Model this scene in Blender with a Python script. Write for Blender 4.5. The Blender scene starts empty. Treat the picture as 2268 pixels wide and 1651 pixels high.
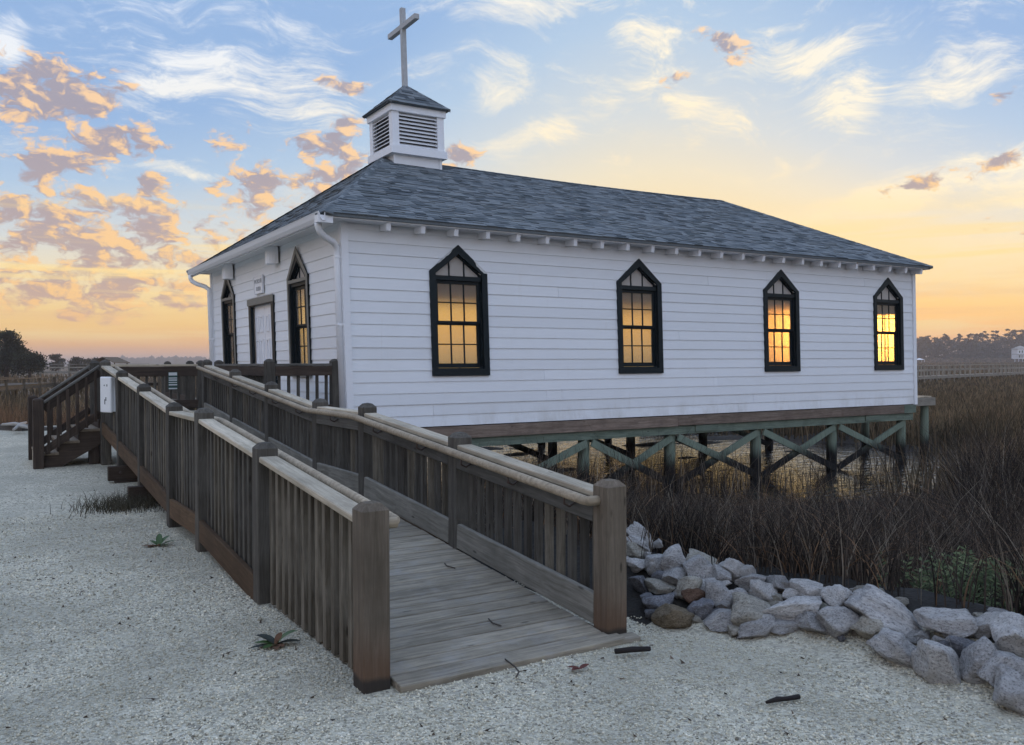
import bpy, bmesh, math, random
import numpy as np
from mathutils import Vector, Matrix, noise as mnoise
random.seed(7); RNG = np.random.default_rng(11)
SC = bpy.context.scene
COL = SC.collection

# ------------------------------------------------------------------ camera
F_PX, IMG_W, IMG_H = 1924.65, 2268.0, 1651.0
YAW, PIT, ROL = math.radians(58.4145), math.radians(.6218), math.radians(-.2708)
CAM = Vector((-3.1383, -4.0211, 1.6))
_fw = Vector((math.cos(YAW), math.sin(YAW), 0)); _rt = Vector((math.sin(YAW), -math.cos(YAW), 0)); _up = Vector((0, 0, 1))
C_F = _fw * math.cos(PIT) - _up * math.sin(PIT)
_U = _up * math.cos(PIT) + _fw * math.sin(PIT)
C_R = _rt * math.cos(ROL) + _U * math.sin(ROL)
C_U = _U * math.cos(ROL) - _rt * math.sin(ROL)
cd = bpy.data.cameras.new('camera'); cam = bpy.data.objects.new('camera', cd); COL.objects.link(cam)
cd.sensor_fit = 'HORIZONTAL'; cd.sensor_width = 36; cd.lens = F_PX / IMG_W * 36; cd.clip_start = .05; cd.clip_end = 12000
cam.matrix_world = Matrix(((C_R.x, C_U.x, -C_F.x, CAM.x), (C_R.y, C_U.y, -C_F.y, CAM.y), (C_R.z, C_U.z, -C_F.z, CAM.z), (0, 0, 0, 1)))
SC.camera = cam
def ray(px, py): return C_F + C_R * ((px - IMG_W / 2) / F_PX) - C_U * ((py - IMG_H / 2) / F_PX)
def at(px, py, ax, val):
    d = ray(px, py); return CAM + d * ((val - CAM[ax]) / d[ax])
def at_depth(px, py, depth): return CAM + ray(px, py) * depth
def full(x, y): return (x / 1.1023, y / 1.1023)

# ------------------------------------------------------------------ node helpers
class NT:
    def __init__(s, tree): s.t = tree; s.n = tree.nodes; s.l = tree.links
    def new(s, typ, **kw):
        n = s.n.new(typ)
        for k, v in kw.items(): setattr(n, k, v)
        return n
    def put(s, sock, v):
        if isinstance(v, bpy.types.NodeSocket): s.l.new(v, sock)
        elif v is not None: sock.default_value = v
    def m(s, op, a, b=None, c=None, clamp=False):
        n = s.new('ShaderNodeMath', operation=op, use_clamp=clamp); s.put(n.inputs[0], a)
        if b is not None: s.put(n.inputs[1], b)
        if c is not None: s.put(n.inputs[2], c)
        return n.outputs[0]
    def vm(s, op, a, b=None, scale=None):
        n = s.new('ShaderNodeVectorMath', operation=op); s.put(n.inputs[0], a)
        if b is not None: s.put(n.inputs[1], b)
        if scale is not None: s.put(n.inputs['Scale'], scale)
        return n.outputs['Value'] if op in ('LENGTH', 'DOT_PRODUCT') else n.outputs[0]
    def mix(s, f, a, b, blend='MIX'):
        n = s.new('ShaderNodeMix', data_type='RGBA', blend_type=blend, clamp_factor=True)
        s.put(n.inputs['Factor'], f); s.put(n.inputs[6], a); s.put(n.inputs[7], b); return n.outputs[2]
    def rng(s, v, a, b, c=0., d=1., smooth=False):
        n = s.new('ShaderNodeMapRange', interpolation_type='SMOOTHSTEP' if smooth else 'LINEAR')
        for i, x in enumerate((v, a, b, c, d)): s.put(n.inputs[i], x)
        return n.outputs[0]
    def noise(s, vec, scale, detail=3., rough=.5, dist=0., dim='3D'):
        n = s.new('ShaderNodeTexNoise', noise_dimensions=dim); s.put(n.inputs['Vector'], vec)
        for k, v in (('Scale', scale), ('Detail', detail), ('Roughness', rough), ('Distortion', dist)): s.put(n.inputs[k], v)
        return n.outputs['Fac'], n.outputs['Color']
    def ramp(s, f, stops, interp='LINEAR'):
        n = s.new('ShaderNodeValToRGB'); cr = n.color_ramp; cr.interpolation = interp; s.put(n.inputs[0], f)
        while len(cr.elements) < len(stops): cr.elements.new(.5)
        for e, (p, c) in zip(cr.elements, stops): e.position = p; e.color = (*c, 1)
        return n.outputs[0]
    def mapping(s, v, loc=(0, 0, 0), rot=(0, 0, 0), sc=(1, 1, 1), typ='POINT'):
        n = s.new('ShaderNodeMapping', vector_type=typ); s.put(n.inputs[0], v)
        n.inputs['Location'].default_value = loc; n.inputs['Rotation'].default_value = rot; n.inputs['Scale'].default_value = sc
        return n.outputs[0]
    def comb(s, x, y, z=0.):
        n = s.new('ShaderNodeCombineXYZ')
        for i, v in enumerate((x, y, z)): s.put(n.inputs[i], v)
        return n.outputs[0]
    def sep(s, v):
        n = s.new('ShaderNodeSeparateXYZ'); s.put(n.inputs[0], v); return n.outputs
def lin(r, g, b):
    f = lambda c: (c / 255 / 12.92) if c <= 10 else ((c / 255 + .055) / 1.055) ** 2.4
    return (f(r), f(g), f(b))

# ------------------------------------------------------------------ world: dusk sky with cirrus and small cumulus
SUN_AZ = YAW - math.radians(22)      # low sun hidden behind the church and the far wood
SUN_EL = math.radians(1.6)
world = bpy.data.worlds.new('World'); SC.world = world; world.use_nodes = True
def build_sky():
    w = NT(world.node_tree); w.n.clear()
    out = w.new('ShaderNodeOutputWorld'); bg = w.new('ShaderNodeBackground'); w.l.new(bg.outputs[0], out.inputs[0])
    tc = w.new('ShaderNodeTexCoord'); d = tc.outputs['Generated']
    x, y, z = w.sep(w.mapping(d, rot=(0, 0, math.pi / 2 - YAW)))     # y forward, x right
    az = w.m('MULTIPLY', w.m('ARCTAN2', x, y), 180 / math.pi)
    el = w.m('MULTIPLY', w.m('ARCSINE', z), 180 / math.pi)
    e0 = w.m('MAXIMUM', el, 0.)
    ae = w.comb(az, e0, 0.)
    g = w.m('POWER', 2.718, w.m('MULTIPLY', w.m('POWER', w.m('ABSOLUTE', w.m('DIVIDE', w.m('SUBTRACT', az, 9.), 24.)), 2.), -1.))
    eff = w.m('MULTIPLY', e0, w.m('SUBTRACT', 1.5, w.m('MULTIPLY', g, .80)))
    S = lambda deg: deg / 90.
    K = 1 / SKY_GAIN
    def ln(r, g_, b): return tuple(min(1., c * K) for c in lin(r, g_, b))
    sun_side = w.ramp(w.m('DIVIDE', eff, 90.), [(S(0), ln(240, 168, 120)), (S(1.4), ln(250, 184, 108)), (S(3.2), ln(253, 206, 124)), (S(4.8), ln(251, 216, 146)), (S(6.6), ln(246, 223, 174)), (S(8.6), ln(235, 224, 198)),
                          (S(11), ln(210, 216, 218)), (S(15), ln(176, 200, 225)), (S(20), ln(149, 181, 221)), (S(34), ln(142, 175, 219)), (S(60), lin(138, 166, 210)), (1., lin(142, 168, 210))])
    anti = w.ramp(w.m('DIVIDE', e0, 90.), [(0, lin(178, 178, 194)), (S(8), lin(180, 186, 206)), (S(20), lin(172, 185, 212)), (S(45), lin(154, 176, 212)), (1., lin(142, 168, 210))])
    back = w.rng(w.m('ABSOLUTE', w.m('SUBTRACT', az, 10.)), 50., 150., 0., 1., True)
    sky = w.mix(back, sun_side, anti)
    nish = w.new('ShaderNodeTexSky', sky_type='NISHITA', sun_disc=False); nish.sun_elevation = SUN_EL; nish.sun_rotation = math.pi / 2 - SUN_AZ
    nish.dust_density = 2.; nish.ozone_density = 2.
    sky = w.mix(.05, sky, w.vm('MULTIPLY', nish.outputs[0], (.10, .10, .10)))
    q = w.vm('MULTIPLY', ae, (1., 1.7, 0.))
    def blob(px, py, sx, sy, rot=0., gain=1.):
        dv = ray(px, py); r_ = Vector((dv.dot(_rt), dv.dot(_fw), dv.z)).normalized()
        a = math.degrees(math.atan2(r_.x, r_.y)); e = math.degrees(math.asin(r_.z)); k = 180 / math.pi / F_PX
        v = w.mapping(ae, (a, e, 0), (0, 0, math.radians(rot)), (sx * k, sy * k, 1), 'TEXTURE')
        return w.rng(w.vm('LENGTH', v), 0., 1., gain, 0., True)
    def union(lst):
        o = lst[0]
        for b in lst[1:]: o = w.m('MAXIMUM', o, b)
        return o
    # --- cirrus: fine fibres with a slow bend
    wn = w.noise(ae, .11, 2., .5)[1]
    aw = w.vm('ADD', ae, w.vm('SCALE', w.vm('SUBTRACT', wn, (.5, .5, .5)), scale=6.5))
    c1 = w.noise(w.mapping(aw, rot=(0, 0, -.38), sc=(.075, .62, 1)), 1., 8., .72)[0]
    c2 = w.noise(w.mapping(aw, (5, 3, 0), (0, 0, .85), (.10, .70, 1)), 1., 8., .72)[0]
    cl = w.mix(w.rng(az, -8., 6., 0., 1., True), w.comb(c1, 0, 0), w.comb(c2, 0, 0)); cl = w.sep(cl)[0]
    mk = union([blob(440, 165, 390, 120, 14, 1.05), blob(640, 215, 380, 130, 0, .95), blob(640, 100, 330, 120, -22, .75), blob(1110, 180, 160, 120, 20, .85), blob(1180, 305, 250, 75, 14, 1.),
                blob(1440, 110, 190, 160, -45, .9), blob(1150, 15, 500, 75, 0, .85), blob(1770, 120, 270, 90, -8, 1.1), blob(1870, 215, 150, 140, 20, 1.1), blob(2110, 165, 260, 170, 30, .85),
                blob(1560, 250, 280, 90, -22, .85), blob(2000, 425, 380, 85, 12, 1.25), blob(2260, 400, 240, 120, 0, 1.2), blob(2150, 590, 430, 150, 8, .85), blob(15, 90, 75, 95, 0, 1.1), blob(420, 385, 190, 34, -10, .9)])
    outv = w.m('MAXIMUM', w.rng(w.m('ABSOLUTE', az), 32., 55., 0., .62, True), w.rng(e0, 25., 45., 0., .62, True))       # the veil goes on round the sky
    mk = w.m('MAXIMUM', mk, outv); mk = w.m('MAXIMUM', mk, w.rng(e0, 7., 13., 0., .29, True))
    dens = w.rng(w.m('ADD', cl, w.m('MULTIPLY', mk, .34)), .60, 1.0, 0., 1., True)
    dens = w.m('MULTIPLY', w.m('MULTIPLY', dens, w.rng(mk, 0., .3, .40, 1., True)), w.rng(e0, .5, 4., .5, 1.))
    CC = w.m('DIVIDE', eff, 30.)
    ccol = w.ramp(CC, [(0, ln(255, 205, 135)), (.17, ln(254, 224, 168)), (.42, ln(252, 240, 214)), (.8, ln(236, 238, 240)), (1, ln(226, 234, 247))])
    sky = w.mix(w.m('MINIMUM', w.m('MULTIPLY', dens, 1.25), .95), sky, ccol)
    # --- cumulus puffs, lit from the right
    wv = w.noise(q, .5, 2., .5)[1]
    qa = w.vm('ADD', q, w.vm('SCALE', w.vm('SUBTRACT', wv, (.5, .5, .5)), scale=2.2))
    dn = lambda vec: w.noise(vec, .52, 6., .60)[0]
    cm = union([blob(90, 205, 260, 115, -4, 1.45), blob(235, 315, 165, 80, 8, 1.3), blob(110, 368, 180, 65, 14, 1.25), blob(325, 412, 55, 48, 0, 1.15), blob(510, 304, 85, 44, 10, 1.1), blob(745, 188, 100, 30, -5, 1.2),
           blob(735, 335, 150, 66, -5, 1.15), blob(570, 430, 150, 110, -10, 1.1), blob(715, 400, 160, 70, 22, 1.15), blob(60, 470, 230, 150, 0, 1.05), blob(240, 545, 480, 210, 0, 1.12), blob(160, 640, 420, 95, -2, 1.15), blob(400, 640, 200, 90, 0, 1.),
           blob(1600, 92, 90, 36, -15, 1.15), blob(1665, 118, 90, 28, 12, 1.1), blob(1495, 172, 50, 32, 0, 1.05), blob(2050, 405, 150, 32, 10, 1.15), blob(2215, 355, 85, 26, 0, 1.1), blob(2222, 215, 44, 30, 0, .95),
           blob(1010, 345, 95, 45, 0, 1.1), blob(2240, 505, 110, 34, 0, .9), blob(765, 272, 65, 36, 0, 1.)])
    cm = w.m('MAXIMUM', cm, w.m('MULTIPLY', w.rng(az, -32., -44., 0., .85, True), w.rng(e0, 18., 30., 1., 0.)))
    n0 = dn(qa); n1 = dn(w.vm('ADD', qa, (.55, .5, 0)))
    raw = w.m('ADD', w.m('MULTIPLY', w.m('SUBTRACT', n0, .5), 4.6), w.m('SUBTRACT', w.m('MULTIPLY', cm, .92), .42))
    d0 = w.m('MULTIPLY', w.rng(raw, -.04, .56, 0., 1., True), w.rng(cm, .03, .25, 0., 1., True))
    lit = w.rng(w.m('SUBTRACT', w.m('MULTIPLY', w.m('SUBTRACT', n0, n1), 5.5), w.m('MULTIPLY', raw, .42)), -.38, .40, 0., 1., True)
    CE = w.m('DIVIDE', e0, 24.)
    shade_c = w.ramp(CE, [(0, ln(224, 172, 138)), (.22, ln(180, 158, 154)), (.6, ln(162, 153, 162)), (1, ln(164, 159, 170))])
    lit_c = w.ramp(CE, [(0, ln(252, 200, 128)), (.4, ln(250, 202, 140)), (.75, ln(249, 208, 162)), (1, ln(248, 222, 192))])
    sky = w.mix(w.m('MULTIPLY', d0, .90), sky, w.mix(lit, shade_c, lit_c))
    # streaks low at the horizon
    st = w.noise(w.mapping(ae, rot=(0, 0, -.06), sc=(.045, .80, 1)), 1., 5., .6)[0]
    sky = w.mix(w.m('MULTIPLY', w.rng(st, .50, .68, 0., .42, True), w.rng(e0, 8., .5, 0., 1., True)), sky, ln(216, 164, 132) + (1,))
    sky = w.mix(w.m('MULTIPLY', w.rng(st, .50, .36, 0., .75, True), w.m('MULTIPLY', w.rng(e0, 11., 6., 0., 1., True), w.rng(e0, .5, 2.5, 0., 1., True))), sky, ln(255, 224, 152) + (1,))
    below = w.rng(el, 0., -2., 0., 1.)
    sky = w.mix(below, sky, (.20, .17, .16, 1))
    w.l.new(sky, bg.inputs[0]); bg.inputs[1].default_value = SKY_STRENGTH
SKY_STRENGTH = 1.12; EXPOSURE = 1.0; SKY_GAIN = SKY_STRENGTH * 2 ** EXPOSURE / 1.12
build_sky()
world.cycles.sampling_method = 'NONE'

sd = bpy.data.lights.new('sun', 'SUN'); sun = bpy.data.objects.new('sun', sd); COL.objects.link(sun)
sd.energy = 1.1; sd.angle = math.radians(2.5); sd.color = (1, .62, .3)
sv = Vector((math.cos(SUN_AZ) * math.cos(SUN_EL), math.sin(SUN_AZ) * math.cos(SUN_EL), math.sin(SUN_EL)))
sun.rotation_euler = sv.to_track_quat('Z', 'Y').to_euler(); sun.location = (30, 60, 30)
SC.view_settings.view_transform = 'Standard'; SC.view_settings.look = 'None'; SC.view_settings.gamma = 1; SC.view_settings.exposure = EXPOSURE
SC.render.engine = 'CYCLES'; SC.cycles.use_denoising = True; SC.cycles.max_bounces = 10; SC.cycles.transmission_bounces = 8
SC.cycles.transparent_max_bounces = 8; SC.cycles.diffuse_bounces = 3; SC.cycles.glossy_bounces = 3; SC.cycles.sample_clamp_indirect = 6

# ------------------------------------------------------------------ materials
def material(name):
    m = bpy.data.materials.new(name); m.use_nodes = True; t = NT(m.node_tree); t.n.clear()
    out = t.new('ShaderNodeOutputMaterial'); p = t.new('ShaderNodeBsdfPrincipled'); t.l.new(p.outputs[0], out.inputs[0])
    p.inputs['Roughness'].default_value = .8; p.inputs['Specular IOR Level'].default_value = .25
    return m, t, p, out
def bump(t, p, h, strength=.3, dist=.01):
    b = t.new('ShaderNodeBump'); t.put(b.inputs['Height'], h); b.inputs['Strength'].default_value = strength; b.inputs['Distance'].default_value = dist
    t.l.new(b.outputs[0], p.inputs['Normal'])
def plain(name, c, rough=.6, var=.12, scale=8., spec=.3):
    m, t, p, o = material(name); tc = t.new('ShaderNodeTexCoord'); n = t.noise(tc.outputs['Object'], scale, 5., .6)[0]
    t.l.new(t.mix(n, tuple(v * (1 - var) for v in c) + (1,), tuple(min(1, v * (1 + var)) for v in c) + (1,)), p.inputs['Base Color'])
    p.inputs['Roughness'].default_value = rough; p.inputs['Specular IOR Level'].default_value = spec
    return m
def objrand(t): return t.new('ShaderNodeObjectInfo').outputs['Random']
def wood(name, c0, c1, streak=.6, stain=False, rough=.85, dirt=0., green=0.):
    """weathered timber, grain along the piece's own length (local x)"""
    m, t, p, o = material(name); tc = t.new('ShaderNodeTexCoord'); r = objrand(t)
    v = t.vm('ADD', tc.outputs['Object'], t.comb(t.m('MULTIPLY', r, 37.), t.m('MULTIPLY', r, 11.), t.m('MULTIPLY', r, 53.)))
    vs = t.vm('MULTIPLY', v, (1.6, 34., 34.))
    wv = t.noise(v, 2.2, 2.)[1]
    vs = t.vm('ADD', vs, t.vm('SCALE', wv, scale=2.2))
    g = t.noise(vs, 1., 6., .65, .3)[0]
    fine = t.noise(t.vm('MULTIPLY', v, (5., 160., 160.)), 1., 3., .6)[0]
    blot = t.noise(v, 3.1, 4., .6)[0]
    c = t.mix(t.rng(g, .32, .70), c0 + (1,), c1 + (1,))
    c = t.mix(t.rng(fine, .42, .75, 0., streak * .6), c, tuple(x * .45 for x in c0) + (1,))
    c = t.mix(t.rng(blot, .45, .75, 0., .5), c, tuple(x * .6 for x in c0) + (1,))
    knot = t.new('ShaderNodeTexVoronoi'); t.put(knot.inputs['Vector'], t.vm('MULTIPLY', v, (2.6, 9., 9.))); knot.inputs['Scale'].default_value = 1.
    c = t.mix(t.rng(knot.outputs['Distance'], .10, .05, 0., .75), c, tuple(x * .3 for x in c0) + (1,))
    if green: c = t.mix(t.rng(t.noise(v, 1.7, 4.)[0], .4, .7, 0., green), c, (.07, .10, .06, 1))
    if dirt: c = t.mix(t.rng(t.noise(v, 5., 6., .7)[0], .5, .7, 0., dirt), c, (.30, .29, .27, 1))
    br = t.rng(r, 0., 1., .78, 1.18)
    c = t.mix(1., c, t.comb(br, br, br), 'MULTIPLY')
    if stain:     # foot of the post: rusty then wet and dark
        lx = t.sep(tc.outputs['Object'])[0]
        nz = t.m('ADD', lx, t.m('MULTIPLY', t.noise(t.vm('MULTIPLY', v, (2., 22., 22.)), 1., 4.)[0], .16))
        c = t.mix(t.rng(nz, .04, -.30, 0., .55, True), c, (.10, .042, .016, 1))
        c = t.mix(t.rng(t.m('ADD', lx, t.m('MULTIPLY', t.noise(v, 9., 3.)[0], .05)), -.325, -.36, 0., .85, True), c, (.022, .022, .02, 1))
    t.l.new(c, p.inputs['Base Color']); p.inputs['Roughness'].default_value = rough
    bump(t, p, t.m('ADD', g, t.m('MULTIPLY', fine, .6)), .45, .004)
    return m
M = {}
M['cap'] = wood('weathered_cap_wood', (0.370, 0.312, 0.230), (0.641, 0.551, 0.417), .5, green=.12)
M['rail'] = wood('weathered_rail_wood', (0.075, 0.070, 0.060), (0.169, 0.161, 0.143))
M['baluster'] = wood('baluster_wood', (0.045, 0.038, 0.030), (0.127, 0.118, 0.099))
M['bal_light'] = wood('pale_baluster_wood', (0.073, 0.060, 0.041), (0.207, 0.182, 0.143))
M['post'] = wood('post_wood', (0.054, 0.047, 0.038), (0.118, 0.108, 0.090))
M['post_near'] = wood('foot_post_wood', (0.093, 0.074, 0.052), (0.179, 0.146, 0.111), stain=True)
M['deck'] = wood('deck_plank_wood', (0.185, 0.160, 0.122), (0.431, 0.377, 0.287), .5, dirt=.55)
M['kick'] = wood('kick_board_wood', (0.135, 0.125, 0.102), (0.281, 0.264, 0.225))
M['stringer'] = wood('brown_stringer_wood', (0.060, 0.035, 0.017), (0.127, 0.079, 0.044))
M['stair'] = wood('dark_stair_wood', (0.039, 0.027, 0.020), (0.082, 0.060, 0.045))
M['tread'] = wood('stair_tread_wood', (0.188, 0.151, 0.110), (0.362, 0.290, 0.212))
M['handrail'] = wood('round_rail_wood', (0.322, 0.261, 0.184), (0.590, 0.487, 0.350))
M['band'] = wood('band_board_wood', (0.132, 0.098, 0.075), (0.281, 0.218, 0.174))
M['green_wood'] = wood('treated_green_wood', (.095, .125, .095), (.20, .24, .19))
M['walk'] = wood('boardwalk_wood', (.20, .18, .145), (.36, .33, .275))
M['walk_dark'] = wood('dark_walk_wood', (0.067, 0.053, 0.037), (0.161, 0.128, 0.087))

def mat_pile():
    m, t, p, o = material('pile_wood'); tc = t.new('ShaderNodeTexCoord'); pos = t.new('ShaderNodeNewGeometry').outputs['Position']
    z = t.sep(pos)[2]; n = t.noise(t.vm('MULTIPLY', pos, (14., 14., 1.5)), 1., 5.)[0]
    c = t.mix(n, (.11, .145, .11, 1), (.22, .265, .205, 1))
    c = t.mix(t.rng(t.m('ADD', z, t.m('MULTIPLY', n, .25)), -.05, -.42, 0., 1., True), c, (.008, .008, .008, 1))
    t.l.new(c, p.inputs['Base Color']); bump(t, p, n, .4, .01); return m
M['pile'] = mat_pile()
def mat_paint():
    m, t, p, o = material('white_siding_paint'); pos = t.new('ShaderNodeNewGeometry').outputs['Position']; r = objrand(t)
    n = t.noise(t.vm('MULTIPLY', pos, (3., 3., 18.)), 1., 5., .6)[0]; n2 = t.noise(pos, .9, 4., .6)[0]
    c = t.mix(n, (.75, .77, .79, 1), (.83, .85, .87, 1)); c = t.mix(t.rng(n2, .5, .8, 0., .16), c, (.62, .60, .56, 1))
    br = t.rng(r, 0., 1., .955, 1.03); c = t.mix(1., c, t.comb(br, br, br), 'MULTIPLY')
    dr = t.noise(t.vm('MULTIPLY', pos, (9., 9., .8)), 1., 5., .7)[0]
    c = t.mix(t.rng(dr, .60, .82, 0., .28), c, (.55, .50, .43, 1))
    zz = t.sep(pos)[2]; gn = t.noise(t.vm('MULTIPLY', pos, (2.5, 2.5, 1.2)), 1., 6., .7)[0]; c = t.mix(t.m('MULTIPLY', t.rng(zz, .95, .56, 0., 1.), t.rng(gn, .45, .72, 0., .5)), c, (.42, .39, .33, 1))
    t.l.new(c, p.inputs['Base Color']); p.inputs['Roughness'].default_value = .55
    bump(t, p, t.noise(t.vm('MULTIPLY', pos, (6., 6., 90.)), 1., 3.)[0], .10, .004); return m
M['paint'] = mat_paint()
M['trim'] = plain('white_trim_paint', (.80, .81, .83), .45, .05, 6.)
M['gutter'] = plain('white_gutter_metal', (.82, .83, .85), .32, .03, 5., .5)
M['frame'] = plain('dark_window_paint', (.008, .014, .017), .5, .3, 20., .2)
M['taupe'] = plain('taupe_window_paint', (.20, .19, .165), .6, .2, 18.)
M['door'] = plain('white_door_paint', (.78, .79, .82), .4, .04, 4.)
M['inside'] = plain('inside_plaster', (.80, .75, .68), .9, .1, 3.)
M['floor'] = plain('inside_floor', (.16, .10, .06), .6, .2, 6.)
M['louver'] = plain('white_louver_paint', (.74, .75, .77), .5, .06, 6.)
M['dark_void'] = plain('louver_backing', (.10, .10, .105), .9, .2, 6.)
M['cross'] = plain('grey_cross_paint', (.42, .43, .43), .7, .25, 16.)
M['metal'] = plain('rusty_bracket_metal', (.06, .04, .03), .6, .4, 30., .5)
M['plastic'] = plain('white_box_plastic', (.72, .73, .73), .45, .06, 9., .4)
M['marks'] = plain('faded_print', (.16, .17, .17), .8, .2, 30.)
M['lettering'] = plain('sign_lettering', (.36, .37, .38), .8, .2, 30.)
M['notice'] = plain('notice_green', (.03, .07, .06), .6, .2, 15.)
M['notice_white'] = plain('notice_white', (.55, .57, .56), .6, .1, 15.)
M['flake'] = plain('bare_flaked_wood', (.62, .62, .60), .85, .15, 40.)
M['stick'] = plain('dark_stick_bark', (.018, .014, .013), .85, .4, 50.)
M['twig'] = plain('grey_twig_bark', (.07, .058, .048), .9, .35, 50.)
M['leaf_red'] = plain('fallen_red_leaf', (.10, .030, .022), .7, .4, 40.)
M['weed'] = plain('dock_leaf_green', (.045, .085, .022), .5, .45, 30., .35)
M['weed_dark'] = plain('dock_leaf_dark', (.03, .034, .026), .6, .5, 30.)
M['weed_brown'] = plain('dock_leaf_brown', (.11, .055, .028), .8, .4, 40.)

def mat_shingle():
    m, t, p, o = material('slate_grey_shingle'); geo = t.new('ShaderNodeNewGeometry'); r = t.m('FRACT', t.m('ADD', geo.outputs['Random Per Island'], objrand(t)))
    pos = geo.outputs['Position']; n = t.noise(pos, 60., 4., .7)[0]; n2 = t.noise(pos, 1.3, 3.)[0]
    c = t.ramp(r, [(0, (.055, .066, .074)), (.3, (.12, .137, .147)), (.7, (.185, .203, .212)), (1, (.245, .263, .27))])
    c = t.mix(t.rng(n, .35, .7, 0., .55), c, (.055, .065, .074, 1)); c = t.mix(t.rng(n2, .45, .75, 0., .2), c, (.14, .15, .13, 1))
    t.l.new(c, p.inputs['Base Color']); p.inputs['Roughness'].default_value = .9; bump(t, p, n, .5, .006); return m
M['shingle'] = mat_shingle()

def mat_glass(nm, dif):
    m, t, p, o = material(nm); t.n.remove(p)
    pos = t.new('ShaderNodeNewGeometry').outputs['Position']
    g = t.new('ShaderNodeBsdfGlass'); g.inputs['Roughness'].default_value = .08; g.inputs['IOR'].default_value = 1.25; g.inputs['Color'].default_value = (1., .99, .96, 1)
    b = t.new('ShaderNodeBump'); t.put(b.inputs['Height'], t.noise(pos, 70., 3., .6)[0]); b.inputs['Strength'].default_value = .5; b.inputs['Distance'].default_value = .004
    t.l.new(b.outputs[0], g.inputs['Normal'])
    d = t.new('ShaderNodeBsdfTranslucent'); d.inputs['Color'].default_value = (.9, .8, .6, 1)
    e = t.new('ShaderNodeBsdfDiffuse'); e.inputs['Color'].default_value = (.78, .75, .72, 1)
    m1 = t.new('ShaderNodeMixShader'); m1.inputs[0].default_value = .06; t.l.new(g.outputs[0], m1.inputs[1]); t.l.new(d.outputs[0], m1.inputs[2])
    m2 = t.new('ShaderNodeMixShader'); m2.inputs[0].default_value = dif; t.l.new(m1.outputs[0], m2.inputs[1]); t.l.new(e.outputs[0], m2.inputs[2])
    t.l.new(m2.outputs[0], o.inputs[0]); return m
def mat_glow_tint(nm, tint):
    m, t, p, o = material(nm); t.n.remove(p)
    a = t.new('ShaderNodeBsdfTransparent'); a.inputs['Color'].default_value = tint
    b = t.new('ShaderNodeBsdfTranslucent'); b.inputs['Color'].default_value = (1., .66, .22, 1)
    mx = t.new('ShaderNodeMixShader'); mx.inputs[0].default_value = .06; t.l.new(a.outputs[0], mx.inputs[1]); t.l.new(b.outputs[0], mx.inputs[2])
    t.l.new(mx.outputs[0], o.inputs[0]); return m
M['glass'] = mat_glass('frosted_pane', .09); M['head_glass'] = mat_glass('frosted_head_pane', .42); M['glow_tint'] = mat_glow_tint('glow_tint_pane', (1., .80, .46, 1)); M['pale_glow_tint'] = mat_glow_tint('pale_glow_tint_pane', (1., .93, .62, 1))  # amber tints of the unseen panes put sunset warmth into the glass colour

def mat_gravel():
    m, t, p, o = material('shell_gravel'); pos = t.new('ShaderNodeNewGeometry').outputs['Position']
    v = t.new('ShaderNodeTexVoronoi'); t.put(v.inputs['Vector'], pos); v.inputs['Scale'].default_value = 62.; 
    v2 = t.new('ShaderNodeTexVoronoi'); t.put(v2.inputs['Vector'], pos); v2.inputs['Scale'].default_value = 27.
    cellr = t.sep(v.outputs['Color'])[0]; cell2 = t.sep(v2.outputs['Color'])[1]
    c = t.ramp(cellr, [(0, (.22, .20, .15)), (.3, (.50, .46, .345)), (.75, (.70, .645, .49)), (1, (.82, .77, .62))])
    c = t.mix(t.rng(cell2, .0, .3, .35, 0.), c, (.30, .285, .265, 1))
    big = t.noise(pos, .7, 6., .62)[0]; mid = t.noise(pos, 3.5, 5., .6)[0]; fine = t.noise(pos, 130., 3., .6)[0]
    c = t.mix(t.rng(big, .40, .62, 0., .6, True), c, (.37, .345, .265, 1))
    c = t.mix(t.rng(mid, .55, .75, 0., .35), c, (.36, .32, .245, 1))
    c = t.mix(t.rng(t.noise(pos, 1.1, 4.)[0], .55, .75, 0., .25), c, (.46, .44, .34, 1))
    c = t.mix(t.rng(fine, .35, .6, .45, 0.), c, (.22, .21, .195, 1))
    t.l.new(c, p.inputs['Base Color']); p.inputs['Roughness'].default_value = .95
    h = t.m('ADD', t.m('MULTIPLY', v.outputs['Distance'], -1.), t.m('ADD', t.m('MULTIPLY', fine, .5), t.m('MULTIPLY', mid, .8)))
    bump(t, p, h, .9, .012); return m
M['gravel'] = mat_gravel()
def mat_stone_chip():
    m, t, p, o = material('shell_chip'); geo = t.new('ShaderNodeNewGeometry')
    c = t.ramp(geo.outputs['Random Per Island'], [(0, (.13, .118, .09)), (.18, (.44, .405, .31)), (.7, (.72, .665, .51)), (1, (.85, .80, .66))])
    pos = geo.outputs['Position']; c = t.mix(t.rng(t.noise(pos, .7, 6., .62)[0], .40, .62, 0., .6, True), c, (.38, .355, .27, 1))
    t.l.new(c, p.inputs['Base Color']); p.inputs['Roughness'].default_value = .95; return m
M['chip'] = mat_stone_chip()
def mat_mud():
    m, t, p, o = material('marsh_mud'); pos = t.new('ShaderNodeNewGeometry').outputs['Position']
    n = t.noise(pos, .35, 6., .6)[0]; n2 = t.noise(pos, 6., 5., .6)[0]
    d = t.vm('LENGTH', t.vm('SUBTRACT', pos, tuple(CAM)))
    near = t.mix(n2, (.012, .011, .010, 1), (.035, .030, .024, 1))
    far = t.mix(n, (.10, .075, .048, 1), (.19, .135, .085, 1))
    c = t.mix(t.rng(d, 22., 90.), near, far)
    t.l.new(c, p.inputs['Base Color']); p.inputs['Roughness'].default_value = .9; bump(t, p, n2, .8, .08); return m
M['mud'] = mat_mud()
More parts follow.
